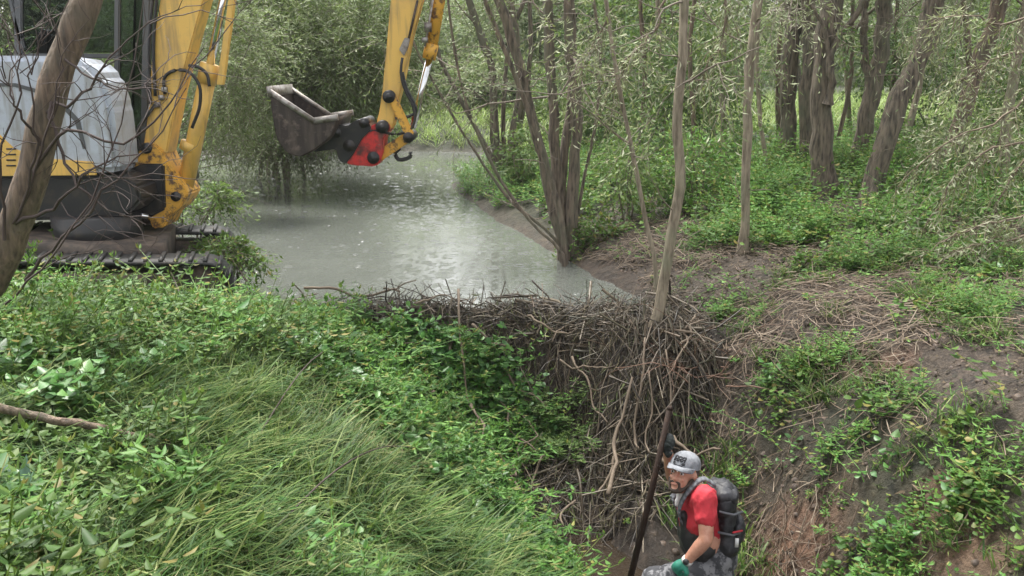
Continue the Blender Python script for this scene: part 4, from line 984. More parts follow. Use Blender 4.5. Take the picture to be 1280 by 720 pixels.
# face
g = MB()
def orb(mb, c, r, Mx=Hm, n=10):
    th = np.linspace(0, math.pi, n); ph = np.linspace(0, 2 * math.pi, 2 * n, endpoint=False)
    V = [c + Mx @ Vector((r[0] * math.sin(a) * math.cos(b_), r[1] * math.sin(a) * math.sin(b_), r[2] * math.cos(a))) for a in th for b_ in ph]
    m_ = 2 * n; q = [(i * m_ + j, i * m_ + (j + 1) % m_, (i + 1) * m_ + (j + 1) % m_, (i + 1) * m_ + j) for i in range(n - 1) for j in range(m_)]
    mb.raw(np.array([list(v) for v in V]), q)
for s_ in (-1, 1):
    g = MB(); orb(g, hp(.032 * s_, .086, .014), (.013, .008, .008)); g.build('eye', M['white'], pe, True)
    g = MB(); orb(g, hp(.032 * s_, .092, .014), (.006, .005, .006)); g.build('iris', M['hair'], pe, True)
    g = MB(); g.tube([hp(.012 * s_, .1, .034), hp(.034 * s_, .097, .04), hp(.056 * s_, .08, .034)], .0055, 6); g.build('eyebrow', M['hair'], pe, True)
solid_blob([('c', hp(.062, .03, -.055), .013, hp(.03, .078, -.095), .016), ('c', hp(-.062, .03, -.055), .013, hp(-.03, .078, -.095), .016), ('e', hp(0, .086, -.098), (.03, .018, .02), Hm), ('c', hp(-.026, .1, -.042), .007, hp(.026, .1, -.042), .007), ('c', hp(.03, .096, -.045), .008, hp(.03, .084, -.088), .010), ('c', hp(-.03, .096, -.045), .008, hp(-.03, .084, -.088), .010), ('c', hp(.07, .0, -.02), .012, hp(.062, .03, -.055), .018), ('c', hp(-.07, .0, -.02), .012, hp(-.062, .03, -.055), .018)], .006, 'beard', M['hair'], pe, 2)
g = MB(); g.tube([hp(-.02, .106, -.056), hp(0, .112, -.058), hp(.02, .106, -.056)], .005, 8); g.build('mouth', plain('lips', (.33, .15, .11), .5), pe, True)
solid_blob([('e', hp(0, -.035, .02), (.083, .085, .085), Hm), ('c', hp(.07, -.02, .01), .02, hp(.05, -.08, -.04), .03), ('c', hp(-.07, -.02, .01), .02, hp(-.05, -.08, -.04), .03), ('c', hp(.05, -.08, -.04), .03, hp(-.05, -.08, -.04), .03)], .008, 'hair', M['hair'], pe, 2)
# cap: crown, brim, badge print
dome = []
g = MB(); th = np.linspace(0, math.pi / 2, 10); ph = np.linspace(0, 2 * math.pi, 28, endpoint=False)
V = [hp(.092 * math.sin(a) * math.cos(b_), -.012 + .113 * math.sin(a) * math.sin(b_), .044 + .098 * math.cos(a) ** .8) for a in th for b_ in ph]
q = [(i * 28 + j, i * 28 + (j + 1) % 28, (i + 1) * 28 + (j + 1) % 28, (i + 1) * 28 + j) for i in range(9) for j in range(28)]
g.raw(np.array([list(v) for v in V]), q); cap = g.build('cap', M['cap'], pe, True)
g = MB(); n = 13; V = []
for i in range(n):
    a = math.pi * (.08 + .84 * i / (n - 1)); x, y = .089 * math.cos(a), -.012 + .111 * math.sin(a)
    ext = .064 * math.sin(a) ** .6
    for dz in (0, .006):
        V.append(hp(x, y, .05 + dz)); V.append(hp(x * 1.02, y + ext * .55, .053 - .006 * abs(math.cos(a)) + dz)); V.append(hp(x * .96, y + ext, .043 - .02 * abs(math.cos(a)) + dz))
q = []
for i in range(n - 1):
    b0, b1 = i * 6, i * 6 + 6
    q += [(b0, b0 + 1, b1 + 1, b1), (b0 + 1, b0 + 2, b1 + 2, b1 + 1), (b0 + 3, b1 + 3, b1 + 4, b0 + 4), (b0 + 4, b1 + 4, b1 + 5, b0 + 5), (b0 + 2, b0 + 5, b1 + 5, b1 + 2)]
g.raw(np.array([list(v) for v in V]), q); sub(g.build('cap_brim', M['cap'], None, True), cap)
g = MB()                                               # the print on the cap: blocky letters, unreadable at this size
def on_cap(x, z):
    zz = z - .044; ca_ = max(min(zz / .098, 1), 0) ** (1 / .8); sa = math.sqrt(max(1 - ca_ * ca_, 0)); cx_ = x / (.092 * sa); y = -.012 + .113 * sa * math.sqrt(max(1 - cx_ * cx_, 0))
    return hp(x, y + .004, z)
def stroke(pts, r=.0036): g.tube([on_cap(*p) for p in pts], r, 5)
for x0 in (-.034, -.010, .014):
    stroke([(x0, .085), (x0, .113)]); stroke([(x0, .113), (x0 + .016, .113)]); stroke([(x0 + .016, .113), (x0 + .016, .1)]); stroke([(x0, .1), (x0 + .016, .1)]); stroke([(x0 + .01, .1), (x0 + .017, .085)])
stroke([(-.04, .07), (.036, .07)], .005); stroke([(-.04, .078), (.036, .078)], .003); stroke([(-.03, .062), (.03, .062)], .003); stroke([(.036, .085), (.036, .113)])
sub(g.build('cap_print', M['cap_logo'], None), cap)
# clothes
sl_ = shL.lerp(elL, .52); sr_ = shR.lerp(elR, .5)
solid_blob([('e', chest, (.125, .18, .175)), ('c', chest, .13, belly, .13), ('c', shL, .078, chest + Vector((0, -.05, .06)), .1), ('c', shR, .078, chest + Vector((0, .05, .06)), .1), ('c', nk + Vector((0, 0, -.05)), .085, chest, .11), ('c', shL, .077, sl_, .066), ('c', shR, .077, sr_, .066)], .009, 'shirt', M['shirt'], pe, 1, .009, 13)
solid_blob([('c', nk + Vector((-.02, -.05, -.01)), .026, nk + Vector((-.085, 0, -.035)), .026), ('c', nk + Vector((-.02, .055, -.01)), .024, nk + Vector((-.085, 0, -.035)), .026), ('c', nk + Vector((-.02, -.05, -.01)), .026, nk + Vector((.055, -.03, .0)), .024), ('c', nk + Vector((-.085, 0, -.035)), .024, nk + Vector((-.11, -.03, -.09)), .016)], .007, 'neck_cloth', M['scarf'], pe, 1, .008, 22)
solid_blob([('e', belly + Vector((-.045, 0, .06)), (.115, .168, .16)), ('e', belly + Vector((-.03, 0, -.02)), (.128, .17, .13)), ('c', chest + Vector((-.11, -.085, .03)), .03, belly + Vector((-.1, -.06, 0)), .06), ('c', chest + Vector((-.11, .085, .03)), .03, belly + Vector((-.1, .06, 0)), .06)], .009, 'wader_bib', M['bib'], pe, 1, .008, 12)
solid_blob([('e', pel + Vector((0, 0, .03)), (.14, .185, .14)), ('c', belly, .135, pel, .14), ('c', hipL, .112, knL, .082), ('c', knL, .08, anL + Vector((0, 0, .05)), .066), ('c', hipR, .112, knR, .082), ('c', knR, .08, anR + Vector((0, 0, .05)), .066)], .01, 'waders', M['camo'], pe, 1, .011, 11)
for a_ in (anL, anR):
    solid_blob([('c', a_ + Vector((0, 0, .06)), .068, a_ + Vector((0, 0, -.02)), .056), ('c', a_ + Vector((.03, 0, -.03)), .052, a_ + Vector((-.19, -.01, -.045)), .045)], .01, 'boot', M['bib'], pe, 2)
solid_blob([(p[0], p[1], p[2] + .004, p[3], p[4] + .004) if p[0] == 'c' else ('e', p[1], (.036, .036, .036)) for p in fingers(wrL, haL, .8, Vector((-.3, .9, 0)), .009)], .006, 'glove', M['glove_green'], pe, 1)
solid_blob([(p[0], p[1], p[2] + .004, p[3], p[4] + .004) if p[0] == 'c' else ('e', p[1], (.036, .036, .036)) for p in fingers(wrR, haR, -.9, pdir, .009)], .006, 'glove', M['glove_black'], pe, 1)
dv = (wrL - elL).normalized(); g = MB(); g.tube([wrL - dv * .03, wrL - dv * .005], .036, 16); wt = g.build('watch', M['white'], pe)
g = MB(); nv = Vector((-.4, -.9, .3)).normalized(); g.cyl(wrL - dv * .018 + nv * .03, wrL - dv * .018 + nv * .044, .019, 16); sub(g.build('watch_face', M['bib'], None), wt)
for s_ in (-1, 1):                                    # wader braces over the shoulders
    sh = shL if s_ < 0 else shR
    P_ = [belly + Vector((-.135, .07 * s_, .1)), chest + Vector((-.14, .1 * s_, .05)), sh + Vector((-.075, -.055 * s_, .03)), sh + Vector((0, -.06 * s_, .092)), sh + Vector((.07, -.06 * s_, .05))]
    Q = curve([np.array(v) for v in P_], 16); g = MB()
    for i in range(15):
        d_ = norm(Q[i + 1] - Q[i]); n_ = norm(np.cross(d_, [0, 1, 0])); g.box((Q[i] + Q[i + 1]) / 2, (np.linalg.norm(Q[i + 1] - Q[i]) + .006, .048, .012), np.stack([d_, np.cross(n_, d_), n_], 1))
    g.build('shoulder_strap', M['strap'], pe)
# rucksack
bp0 = chest + Vector((.15, .0, -.02))
bpk = empty('backpack', bp0 + Vector((0, 0, -.24))); tag(bpk, 'black rucksack on the back of the man', 'backpack')
tilt = Matrix.Rotation(R(9), 3, 'Y')
solid_blob([('e', bp0 + Vector((.02, 0, -.03)), (.06, .13, .2), tilt), ('e', bp0 + Vector((.0, 0, .12)), (.09, .145, .12), tilt), ('e', bp0 + Vector((.03, 0, -.17)), (.095, .15, .12), tilt)], .01, 'pack_body', M['pack'], bpk, 1, .016, 11)
solid_blob([('e', bp0 + Vector((.095, 0, -.10)), (.05, .12, .12), tilt)], .01, 'front_pocket', M['pack'], bpk, 1, .012, 14)
solid_blob([('e', bp0 + Vector((.0, 0, .17)), (.10, .15, .06), tilt)], .01, 'lid', M['pack'], bpk, 1, .014, 12)
for z in (-.04, .1):
    g = MB(); g.tube([bp0 + Vector((-.05, -.145, z)), bp0 + Vector((.04, -.148, z - .02)), bp0 + Vector((.11, -.09, z - .03))], .008, 6)
    g.build('compression_strap', M['strap'], bpk)
g = MB(); g.box(bp0 + Vector((.07, -.15, -.11)), (.022, .006, .06)); g.build('white_tab', M['white'], bpk)
g = MB(); g.tube([bp0 + Vector((.04, -.15, -.04)), bp0 + Vector((.11, -.11, -.05))], .006, 6); g.build('red_cord', M['shirt'], bpk)
# shaft held upright
g = MB(); g.tube([pole_b, pole_b.lerp(pole_t, .5) + Vector((.006, 0, 0)), pole_t], [.0205, .0205, .019], 12); g.tube([pole_t, pole_t + pdir * .02], [.02, .014], 12)
o = g.build('long_shaft', M['iron'], None, True); tag(o, 'long dark wooden shaft held upright in the raised gloved hand', 'shaft')
# ------------------------------------------------------------------ plants of the banks
rng = np.random.default_rng(51)
def template(fn, count):
    out_ = []
    for _ in range(count):
        mb = MB(); fn(mb); V = np.vstack(mb.v); out_.append((V, np.vstack(mb.q)))
    return out_
def scatter(name, temps, P, scale, mat, lean=None, parent=None, label=None, rng=rng):
    """many plants joined in one mass"""
    g = MB(); n = len(P); which = rng.integers(0, len(temps), n); ang = rng.uniform(0, 2 * math.pi, n)
    lean = np.zeros((n, 2)) if lean is None else lean
    for k, (V, Q) in enumerate(temps):
        i = np.where(which == k)[0]
        if not len(i): continue
        c, s = np.cos(ang[i])[:, None], np.sin(ang[i])[:, None]; sc = scale[i][:, None]
        X = (V[None, :, 0] * c - V[None, :, 1] * s) * sc; Y = (V[None, :, 0] * s + V[None, :, 1] * c) * sc; Z = V[None, :, 2] * sc
        X = X + lean[i, 0][:, None] * Z; Y = Y + lean[i, 1][:, None] * Z
        W = np.stack([X, Y, Z], -1) + P[i][:, None]
        g.raw(W.reshape(-1, 3), (np.arange(len(i))[:, None, None] * len(V) + Q[None]).reshape(-1, 4))
    o = g.build(name, mat, parent); tag(o, label, None, None, 'stuff'); return o

def herb(mb, h=.45, pairs=6, ll=.07, lw=.04, dense=1):
    """an upright herb: stem with leaf pairs"""
    lean = rng.normal(size=2) * .12; S = [np.array([lean[0] * z * z * 3, lean[1] * z * z * 3, z * h]) for z in np.linspace(0, 1, 4)]
    for i in range(3):
        a, b_ = S[i], S[i + 1]; r = .004
        mb.raw([a + [r, 0, 0], a - [r, 0, 0], b_ - [r * .8, 0, 0], b_ + [r * .8, 0, 0], a + [0, r, 0], a - [0, r, 0], b_ - [0, r * .8, 0], b_ + [0, r * .8, 0]], [(0, 1, 2, 3), (4, 5, 6, 7)])
    B, D, L = [], [], []
    for k in range(pairs):
        z = .25 + .75 * (k + .3 * rng.random()) / pairs; p = np.array([lean[0] * z * z * 3, lean[1] * z * z * 3, z * h]); a0 = k * 1.57 + rng.normal() * .3
        for j in range(2):
            a = a0 + math.pi * j; B.append(p); D.append([math.cos(a), math.sin(a), .15 - rng.random() * .5]); L.append(ll * (1.15 - .55 * z) * rng.uniform(.75, 1.2))
            if dense > 1 and rng.random() < .7: B.append(p + np.array([math.cos(a), math.sin(a), .3]) * .03); D.append([math.cos(a + .7), math.sin(a + .7), -.1 - rng.random() * .4]); L.append(ll * .7)
    for j in range(3): B.append(np.array([lean[0] * 3, lean[1] * 3, h])); D.append(list(rng.normal(size=2) * .6) + [.6]); L.append(ll * .5)
    B, D, L = np.array(B), np.array(D, float), np.array(L)
    leaf_quads(mb, B + norm(D) * .008, D, np.cross(D, [0, 0, 1.0]) + rng.normal(size=D.shape) * .2, L, L * lw / ll, .18, .25, True)
def ground_leaf(mb, n=7, ll=.06, lw=.045, spread=.1, h=.1):
    B = np.stack([rng.normal(size=n) * spread * .5, rng.normal(size=n) * spread * .5, rng.uniform(.02, h, n)], -1)
    D = np.stack([rng.normal(size=n), rng.normal(size=n), rng.normal(size=n) * .3], -1); L = ll * rng.uniform(.6, 1.25, n)
    leaf_quads(mb, B, D, np.cross(D, [0, 0, 1.0]) + rng.normal(size=D.shape) * .3, L, L * lw / ll, .15, .2, True)
def grass_tuft(mb, n=11, h=.42, w=.006, lay=.9):
    for _ in range(n):
        a = rng.normal() * 1.3; L = h * rng.uniform(.5, 1.25); x0, y0 = rng.normal(size=2) * .045
        b_ = rng.uniform(.3, 1.3) * lay; pts = []
        th = .15 + rng.random() * .35; p = np.array([x0, y0, -.02])
        for i in range(5):
            pts.append(p.copy()); th = min(th + b_ * .42, 1.75); p = p + np.array([math.sin(th) * math.cos(a), math.sin(th) * math.sin(a), math.cos(th)]) * L / 4
        sd_ = np.array([-math.sin(a), math.cos(a), 0]) * w * rng.uniform(.6, 1.3)
        V = []
        for i, q_ in enumerate(pts):
            k = (1, 1, .85, .6, .12)[i]; V += [q_ + sd_ * k, q_ - sd_ * k]
        mb.raw(V, [(2 * i, 2 * i + 1, 2 * i + 3, 2 * i + 2) for i in range(4)])
def pts_where(n, box, dens, maxy=60):
    """random places on the land, kept with probability dens(x, y), inside what the camera sees"""
    X, Y = rng.uniform(box[0], box[1], n * 4), rng.uniform(box[2], box[3], n * 4); Z = HS(X, Y)
    ok = in_view(X, Y, Z) & (rng.random(n * 4) < dens(X, Y))
    P = np.stack([X, Y, Z], -1)[ok]; return P[:n]
HT = {'nettle': template(lambda m: herb(m, .5, 7, .095, .045), 8), 'balsam': template(lambda m: herb(m, .36, 6, .10, .036, 2), 8), 'leafy': template(lambda m: ground_leaf(m, 6), 8),
      'broad': template(lambda m: ground_leaf(m, 5, .11, .085, .16, .2), 8), 'small': template(lambda m: herb(m, .2, 4, .05, .03, 2), 6),
      'grass': template(lambda m: grass_tuft(m, 12, .3, .0048), 14), 'grass_long': template(lambda m: grass_tuft(m, 9, .4, .005, 1.5), 12), 'short': template(lambda m: grass_tuft(m, 12, .2, .005, .7), 8)}
def clumps(n, box, dens, per, rad):
    """plants growing in clumps: places, and a size that is largest inside each clump"""
    C = pts_where(n, box, dens); k = rng.integers(per[0], per[1] + 1, len(C)); i = np.repeat(np.arange(len(C)), k)
    rr = rng.uniform(rad[0], rad[1], len(C))[i]; u = rng.normal(size=(len(i), 2)) * .6
    P = C[i].copy(); P[:, :2] += u * rr[:, None]; P[:, 2] = HS(P[:, 0], P[:, 1])
    size = (rng.uniform(.65, 1.25, len(C))[i]) * np.exp(-(u ** 2).sum(1) * .35) * rng.uniform(.75, 1.2, len(i))
    return P, size, u
def leftb(X, Y):
    a, b_, d = px_of(np.stack([X, Y, H(X, Y) + .1], -1))
    return (X - axis(Y) < -.9) & (Y < 9.0) & (pond_sd(X, Y) > .1) & (a < np.interp(b_, [380, 400, 470, 600, 720, 800], [340, 378, 435, 550, 660, 725]) + 25 * fbm(X * 3, Y * 3, 69))

# left bank: rank grass, tangled and lodged in patches
dg = lambda X, Y: np.clip(.62 + 1.6 * fbm(X * .8, Y * .8, 61), .0, 1) * leftb(X, Y) * (HD(X, Y) < H(X, Y) + .02)
P = pts_where(8500, (-6.5, .9, 1.5, 8.8), dg)
fl = np.stack([.15 + 1.8 * fbm(P[:, 0] * 1.6, P[:, 1] * 1.6, 62), -.15 + 1.8 * fbm(P[:, 0] * 1.6, P[:, 1] * 1.6, 63)], -1)
scatter('tall_grass', HT['grass'], P, rng.uniform(.5, 1.2, len(P)), M['grass'], fl, None, 'rank wet green grass on the left bank')
P = pts_where(2600, (-5, .8, 1.5, 8), lambda X, Y: leftb(X, Y) * (fbm(X * .9 + 4, Y * .9, 64) > .02) * .9)
fl = np.stack([.35 + 2.6 * fbm(P[:, 0] * 1.5, P[:, 1] * 1.5, 62), -.3 + 2.6 * fbm(P[:, 0] * 1.5, P[:, 1] * 1.5, 63)], -1) + rng.normal(size=(len(P), 2)) * .35
scatter('long_grass', HT['grass_long'], P, rng.uniform(.5, 1.0, len(P)), M['grass'], fl, None, 'long lodged grass lying across the left bank')
P = pts_where(480, (-3.5, .6, 2.5, 7.6), lambda X, Y: leftb(X, Y) * (fbm(X * .8 + 9, Y * .8, 65) > .2))
scatter('dry_grass', HT['grass_long'], P, rng.uniform(.4, .8, len(P)), M['dry_grass'], rng.normal(size=(len(P), 2)) * .6 + np.array([.5, -.4]), None, 'bleached yellow grass lying in the green of the left bank')
def nett(X, Y):
    a, b_, d = px_of(np.stack([X, Y, HS(X, Y)], -1))
    up_ = sstep(530, 420, b_ + .2 * (a - 150)) * 1.15; lf = sstep(190, 10, a) * .95; rim = sstep(90, 10, np.interp(b_, [380, 400, 470, 600, 720, 800], [340, 380, 440, 565, 672, 735]) - a) * .3
    trk = 1 - .9 * np.exp(-(((X + 3.2) / 1.1) ** 2 + ((Y - 7.8) / .6) ** 2) ** 2)
    return trk * np.clip(np.maximum(np.maximum(up_, lf), rim) + 1.0 * fbm(X * .9, Y * .9, 66) - .1, 0, 1) * leftb(X, Y)
BX = (-6.5, .9, 1.5, 9.1)
P, z, u = clumps(150, BX, lambda X, Y: nett(X, Y) * (fbm(X * .7, Y * .7, 91) > -.1), (8, 26), (.12, .32))
scatter('nettle_bed', HT['nettle'], P, z * .9, M['herb'], u * .25, None, 'clumps of dark nettles on the upper left bank')
P, z, u = clumps(130, BX, lambda X, Y: nett(X, Y) * (fbm(X * .7 + 7, Y * .7, 92) > -.05), (5, 18), (.1, .28))
scatter('balsam_bed', HT['balsam'], P, z * 1.0, M['herb_light'], u * .3, None, 'lighter green balsam clumps between the nettles')
P, z, u = clumps(90, BX, lambda X, Y: nett(X, Y), (4, 14), (.1, .3))
scatter('broad_leaves', HT['broad'], P + np.array([0, 0, .1]), z * .9, M['ivy'], None, None, 'broad bindweed leaves over the nettles of the left bank')
P = pts_where(2600, BX, lambda X, Y: np.clip(nett(X, Y), .04, 1) * leftb(X, Y))
scatter('leafy_cover', HT['leafy'], P + np.array([0, 0, .04]), rng.uniform(.5, 1.2, len(P)), M['mid'], None, None, 'low leaves in the shade of the nettles')
# creeper smothering the left half of the dam and the bank edge below it
def creep(X, Y):
    a, b_, d = px_of(np.stack([X, Y, HS(X, Y)], -1))
    edge = np.interp(b_, [390, 400, 440, 500, 540, 600, 660, 720], [430, 565, 615, 660, 675, 635, 645, 705]) + 40 * fbm(X * 2.4, Y * 2.4, 68)
    lo = np.interp(b_, [380, 400, 470, 600, 720, 800], [340, 365, 415, 545, 655, 720])
    m_ = sstep(edge + 15, edge - 25, a) * sstep(402, 428, b_) * sstep(lo - 25, lo + 10, a)
    return m_ * (.55 + .9 * (fbm(X * 2.3, Y * 2.3, 67) > -.12))
creeper = empty('creeper', (-.6, 7.8, -.4)); tag(creeper, 'thick green creeper and balsam smothering the left half of the dam', 'creeper')
P = pts_where(7500, (-2.8, 1.2, 4.6, 9.0), creep)
g = MB(); n = len(P)
for rep in range(3):
    Q = P + np.array([0, -.05, 0]) + rng.normal(size=P.shape) * .06 + np.array([0, 0, .08 * rep]); D = np.stack([rng.normal(size=n) * .8, -.5 + rng.normal(size=n) * .5, -.35 + rng.normal(size=n) * .4], -1)
    L = rng.uniform(.045, .115, n); leaf_quads(g, Q, D, np.cross(D, np.array([0, -.5, 1.0])) + rng.normal(size=D.shape) * .35, L, L * rng.uniform(.5, .75, n), .15, .2, True)
o = g.build('leaves', M['ivy'], creeper); tag(o, kind='stuff')
o = scatter('shoots', HT['balsam'], P[:1100], rng.uniform(.5, 1.1, min(1100, n)), M['herb_light'], np.tile([.1, -.5], (min(1100, n), 1)) + rng.normal(size=(min(1100, n), 2)) * .3, creeper)
P = pts_where(260, (-.2, .8, 6.6, 8.2), lambda X, Y: np.exp(-((px_of(np.stack([X, Y, HS(X, Y)], -1))[0] - 685) / 40) ** 2) * (np.abs(px_of(np.stack([X, Y, HS(X, Y)], -1))[1] - 530) < 55))
scatter('dark_sprig_leaves', HT['balsam'], P, rng.uniform(.4, .8, len(P)), M['mid'], np.tile([.1, -.5], (len(P), 1)), creeper)


# right bank: dry stems, weeds in clumps, forest floor
rb = lambda X, Y: (X - axis(Y) > .55) & ((pond_sd(X, Y) > .15)) & (HD(X, Y) < H(X, Y) + .1)
def litter(n, Lr, rr, spread, liftr, thr):
    X, Y = rng.uniform(.7, 9, n * 4), rng.uniform(3.2, 15, n * 4); Z = H(X, Y); gmk = green_mask(X, Y)
    ok = rb(X, Y) & in_view(X, Y, Z) & (rng.random(n * 4) < (1.15 - gmk) * sstep(16, 9, Y)) & (fbm(X * 1.6, Y * 1.6, 71) > thr); P = np.stack([X, Y, Z], -1)[ok][:n]; n = len(P)
    a = 2.4 + 5 * fbm(P[:, 0] * .9, P[:, 1] * .9, 72) + rng.normal(size=n) * spread; L = rng.uniform(*Lr, n)
    D = np.stack([np.cos(a), np.sin(a), 0 * a], -1)
    D[:, 2] = (H(P[:, 0] + D[:, 0] * .1, P[:, 1] + D[:, 1] * .1) - H(P[:, 0] - D[:, 0] * .1, P[:, 1] - D[:, 1] * .1)) / .2 + rng.normal(size=n) * .18; D = norm(D)
    S_ = norm(np.cross(D, [0, 0, 1.0])) * rng.uniform(*rr, n)[:, None]; N_ = np.cross(S_, D); lift = np.array([0, 0, 1.0]) * rng.uniform(*liftr, n)[:, None]
    A_, B_ = P + lift - D * L[:, None] / 2, P + lift + D * L[:, None] / 2; mid = P + lift + N_ * 1.5 + norm(S_) * rng.normal(size=(n, 1)) * .13 * L[:, None]
    V = np.stack([A_ + S_, A_ + N_, A_ - S_, mid + S_, mid + N_, mid - S_, B_ + S_ * .6, B_ + N_ * .6, B_ - S_ * .6], 1)
    f = np.array([(0, 1, 4, 3), (1, 2, 5, 4), (2, 0, 3, 5), (3, 4, 7, 6), (4, 5, 8, 7), (5, 3, 6, 8)])
    st = MB(); st.raw(V.reshape(-1, 3), (np.arange(n)[:, None, None] * 9 + f[None]).reshape(-1, 4)); return st
o = litter(10000, (.06, .30), (.0025, .0055), .9, (.005, .07), -.2).build('dry_stem_litter', M['straw'], None); tag(o, 'broken dry stems strewn over the brown right bank', None, None, 'stuff')
o = litter(1000, (.2, .5), (.003, .006), .7, (.02, .11), -.12).build('long_dry_stems', M['straw'], None); tag(o, 'long flattened dry stalks lying across the right bank', None, None, 'stuff')
gr_ = lambda X, Y: np.clip((green_mask(X, Y) - .25) * 1.5, 0.015, 1) * rb(X, Y)
RX = (.9, 9, 3.2, 11.5)
P, z, u = clumps(250, RX, lambda X, Y: gr_(X, Y) * .9, (5, 20), (.07, .22))
scatter('herb_patch', HT['balsam'], P, z * .62, M['herb_light'], u * .3, None, 'bright upright herbs in clumps over the right bank')
P, z, u = clumps(190, RX, lambda X, Y: gr_(X, Y) * .9, (4, 16), (.08, .22))
scatter('leafy_patch', HT['leafy'], P + np.array([0, 0, .05]), z * .95, M['herb'], None, None, 'low darker leaves in clumps over the right bank')
P, z, u = clumps(80, RX, lambda X, Y: gr_(X, Y) * .9, (3, 9), (.08, .2))
scatter('broad_weed', HT['broad'], P + np.array([0, 0, .05]), z * .55, M['ivy'], None, None, 'broad weed leaves on the right bank')
P = pts_where(420, RX, lambda X, Y: rb(X, Y) * .5)
scatter('seedlings', HT['small'], P, rng.uniform(.5, 1.2, len(P)), M['herb_light'], None, None, 'small weeds scattered on the bare soil of the right bank')
P, z, u = clumps(170, (.9, 7, 3.2, 9), lambda X, Y: np.clip(green_mask(X, Y) + .2, 0, 1) * rb(X, Y) * (fbm(X * 1.2, Y * 1.2, 74) > 0), (3, 12), (.06, .2))
scatter('short_grass', HT['short'], P, z * 1.0, M['grass'], rng.normal(size=(len(P), 2)) * .5 + np.array([-.3, -.3]), None, 'short thin grass tufts on the right bank')
P, z, u = clumps(330, (0.5, 16, 10, 19), lambda X, Y: np.clip(green_mask(X, Y) * 1.1 - .1, 0, 1) * (pond_sd(X, Y) > .25), (6, 20), (.15, .45))
scatter('forest_herbs', HT['nettle'], P, z * 1.05, M['herb_light'], u * .25, None, 'green nettles covering the floor of the wood')
P = pts_where(2000, (0.5, 14, 9.5, 18), lambda X, Y: np.clip(green_mask(X, Y) * 1.1 - .1, 0, 1) * (pond_sd(X, Y) > .25))
scatter('forest_cover', HT['leafy'], P + np.array([0, 0, .06]), rng.uniform(1, 1.8, len(P)), M['herb'], None, None, 'low green leaves under the trees of the wood')
P = pts_where(500, (-2.5, 1.6, 14.5, 19.5), lambda X, Y: (pond_sd(X, Y) > .05) * (X > -2))
scatter('shore_herbs', HT['balsam'], P, rng.uniform(.6, 1.1, len(P)), M['herb_light'], None, None, 'green herbs on the tip of the bank by the willow')
P = pts_where(5000, (-16, 18, 22, 42), lambda X, Y: (pond_sd(X, Y) > .3) * np.ones_like(X))
scatter('meadow_grass', HT['grass'], P, rng.uniform(1.4, 2.6, len(P)), leaf_mat('meadow_blade', [(.18, .30, .06), (.25, .38, .09), (.34, .46, .13), (.42, .5, .2)], .5, .35, .4), None, None, 'bright green meadow grass beyond the pond')
# rings the raindrops raise on the pond
g = MB(); n = 0
while n < 420:
    y = 8.9 + 14 * rng.random() ** 1.6; x = rng.uniform(-6, 2)
    if pond_sd(x, y) > -.12: continue
    n += 1; r = rng.uniform(.015, .075); h_ = rng.uniform(.003, .007); k = 14; a = np.arange(k) * 2 * np.pi / k
    V = np.concatenate([np.stack([x + np.cos(a) * r * q_, y + np.sin(a) * r * q_, np.full(k, zz)], -1) for q_, zz in ((.78, .001), (1, h_), (1.25, .001))])
    i = np.arange(k); j = (i + 1) % k; g.raw(V, np.concatenate([np.stack([i + m_ * k, j + m_ * k, j + k + m_ * k, i + k + m_ * k], -1) for m_ in (0, 1)]))
tag(g.build('rain_rings', M['water'], None, True), 'small rings raised by raindrops on the pond', None, None, 'stuff')
# wet grass and weeds around the man and in the stream bed
P = pts_where(140, (.6, 1.9, 4.4, 7.0), lambda X, Y: (np.abs(X - axis(Y)) > .42) * (fbm(X * 2.5, Y * 2.5, 77) > .1))
scatter('bank_weeds', HT['short'], P, rng.uniform(.8, 1.6, len(P)), M['grass'], None, None, 'thin wet weeds at the foot of the stream bank')
# dark broken leaves and crumbs of soil between the stems
g = MB(); n = 9000; X, Y = rng.uniform(.7, 8, n), rng.uniform(3.2, 12, n); Z = H(X, Y); ok = rb(X, Y) & in_view(X, Y, Z); P = np.stack([X, Y, Z + rng.uniform(0, .03, n)], -1)[ok]; n = len(P)
D = np.concatenate([rng.normal(size=(n, 2)), rng.normal(size=(n, 1)) * .35], 1); leaf_quads(g, P, D, np.cross(D, [0, 0, 1.0]) + rng.normal(size=D.shape) * .6, rng.uniform(.02, .08, n), rng.uniform(.012, .035, n), .3, .4)
M['litter'] = leaf_mat('dead_leaf', [(.03, .02, .014), (.07, .05, .03), (.13, .09, .06), (.2, .15, .1), (.05, .035, .025)], .7, .1)
tag(g.build('leaf_litter', M['litter'], None), 'dark dead leaves and crumbs on the bare right bank', None, None, 'stuff')
M['clod'] = plain('wet_clod', (.05, .035, .025), .65, 0, (.13, .09, .065), 20, .45, .65, .8)
g = MB(); P = pts_where(240, (.3, 2.6, 4.2, 8), lambda X, Y: (np.abs(X - axis(Y) - .3) < .8) * np.ones_like(X))
for p in P:
    r = rng.uniform(.008, .035); k = 6; V = [p + np.array([r * math.cos(a) * s_ * rng.uniform(.7, 1.2), r * math.sin(a) * s_ * rng.uniform(.7, 1.2), z * r * rng.uniform(.7, 1.1)]) for z, s_ in ((-.5, 1.3), (.15, 1.1), (.5, .5)) for a in np.arange(k) * 6.283 / k]
    g.raw(V, [(i * k + j, i * k + (j + 1) % k, (i + 1) * k + (j + 1) % k, (i + 1) * k + j) for i in range(2) for j in range(k)], [(12, 12 + j, 12 + j + 1) for j in range(1, k - 1)])
X, Y = rng.uniform(.9, 7, 5000), rng.uniform(3.2, 11, 5000); ok = rb(X, Y) & in_view(X, Y, H(X, Y)) & (rng.random(5000) < 1.1 - green_mask(X, Y))
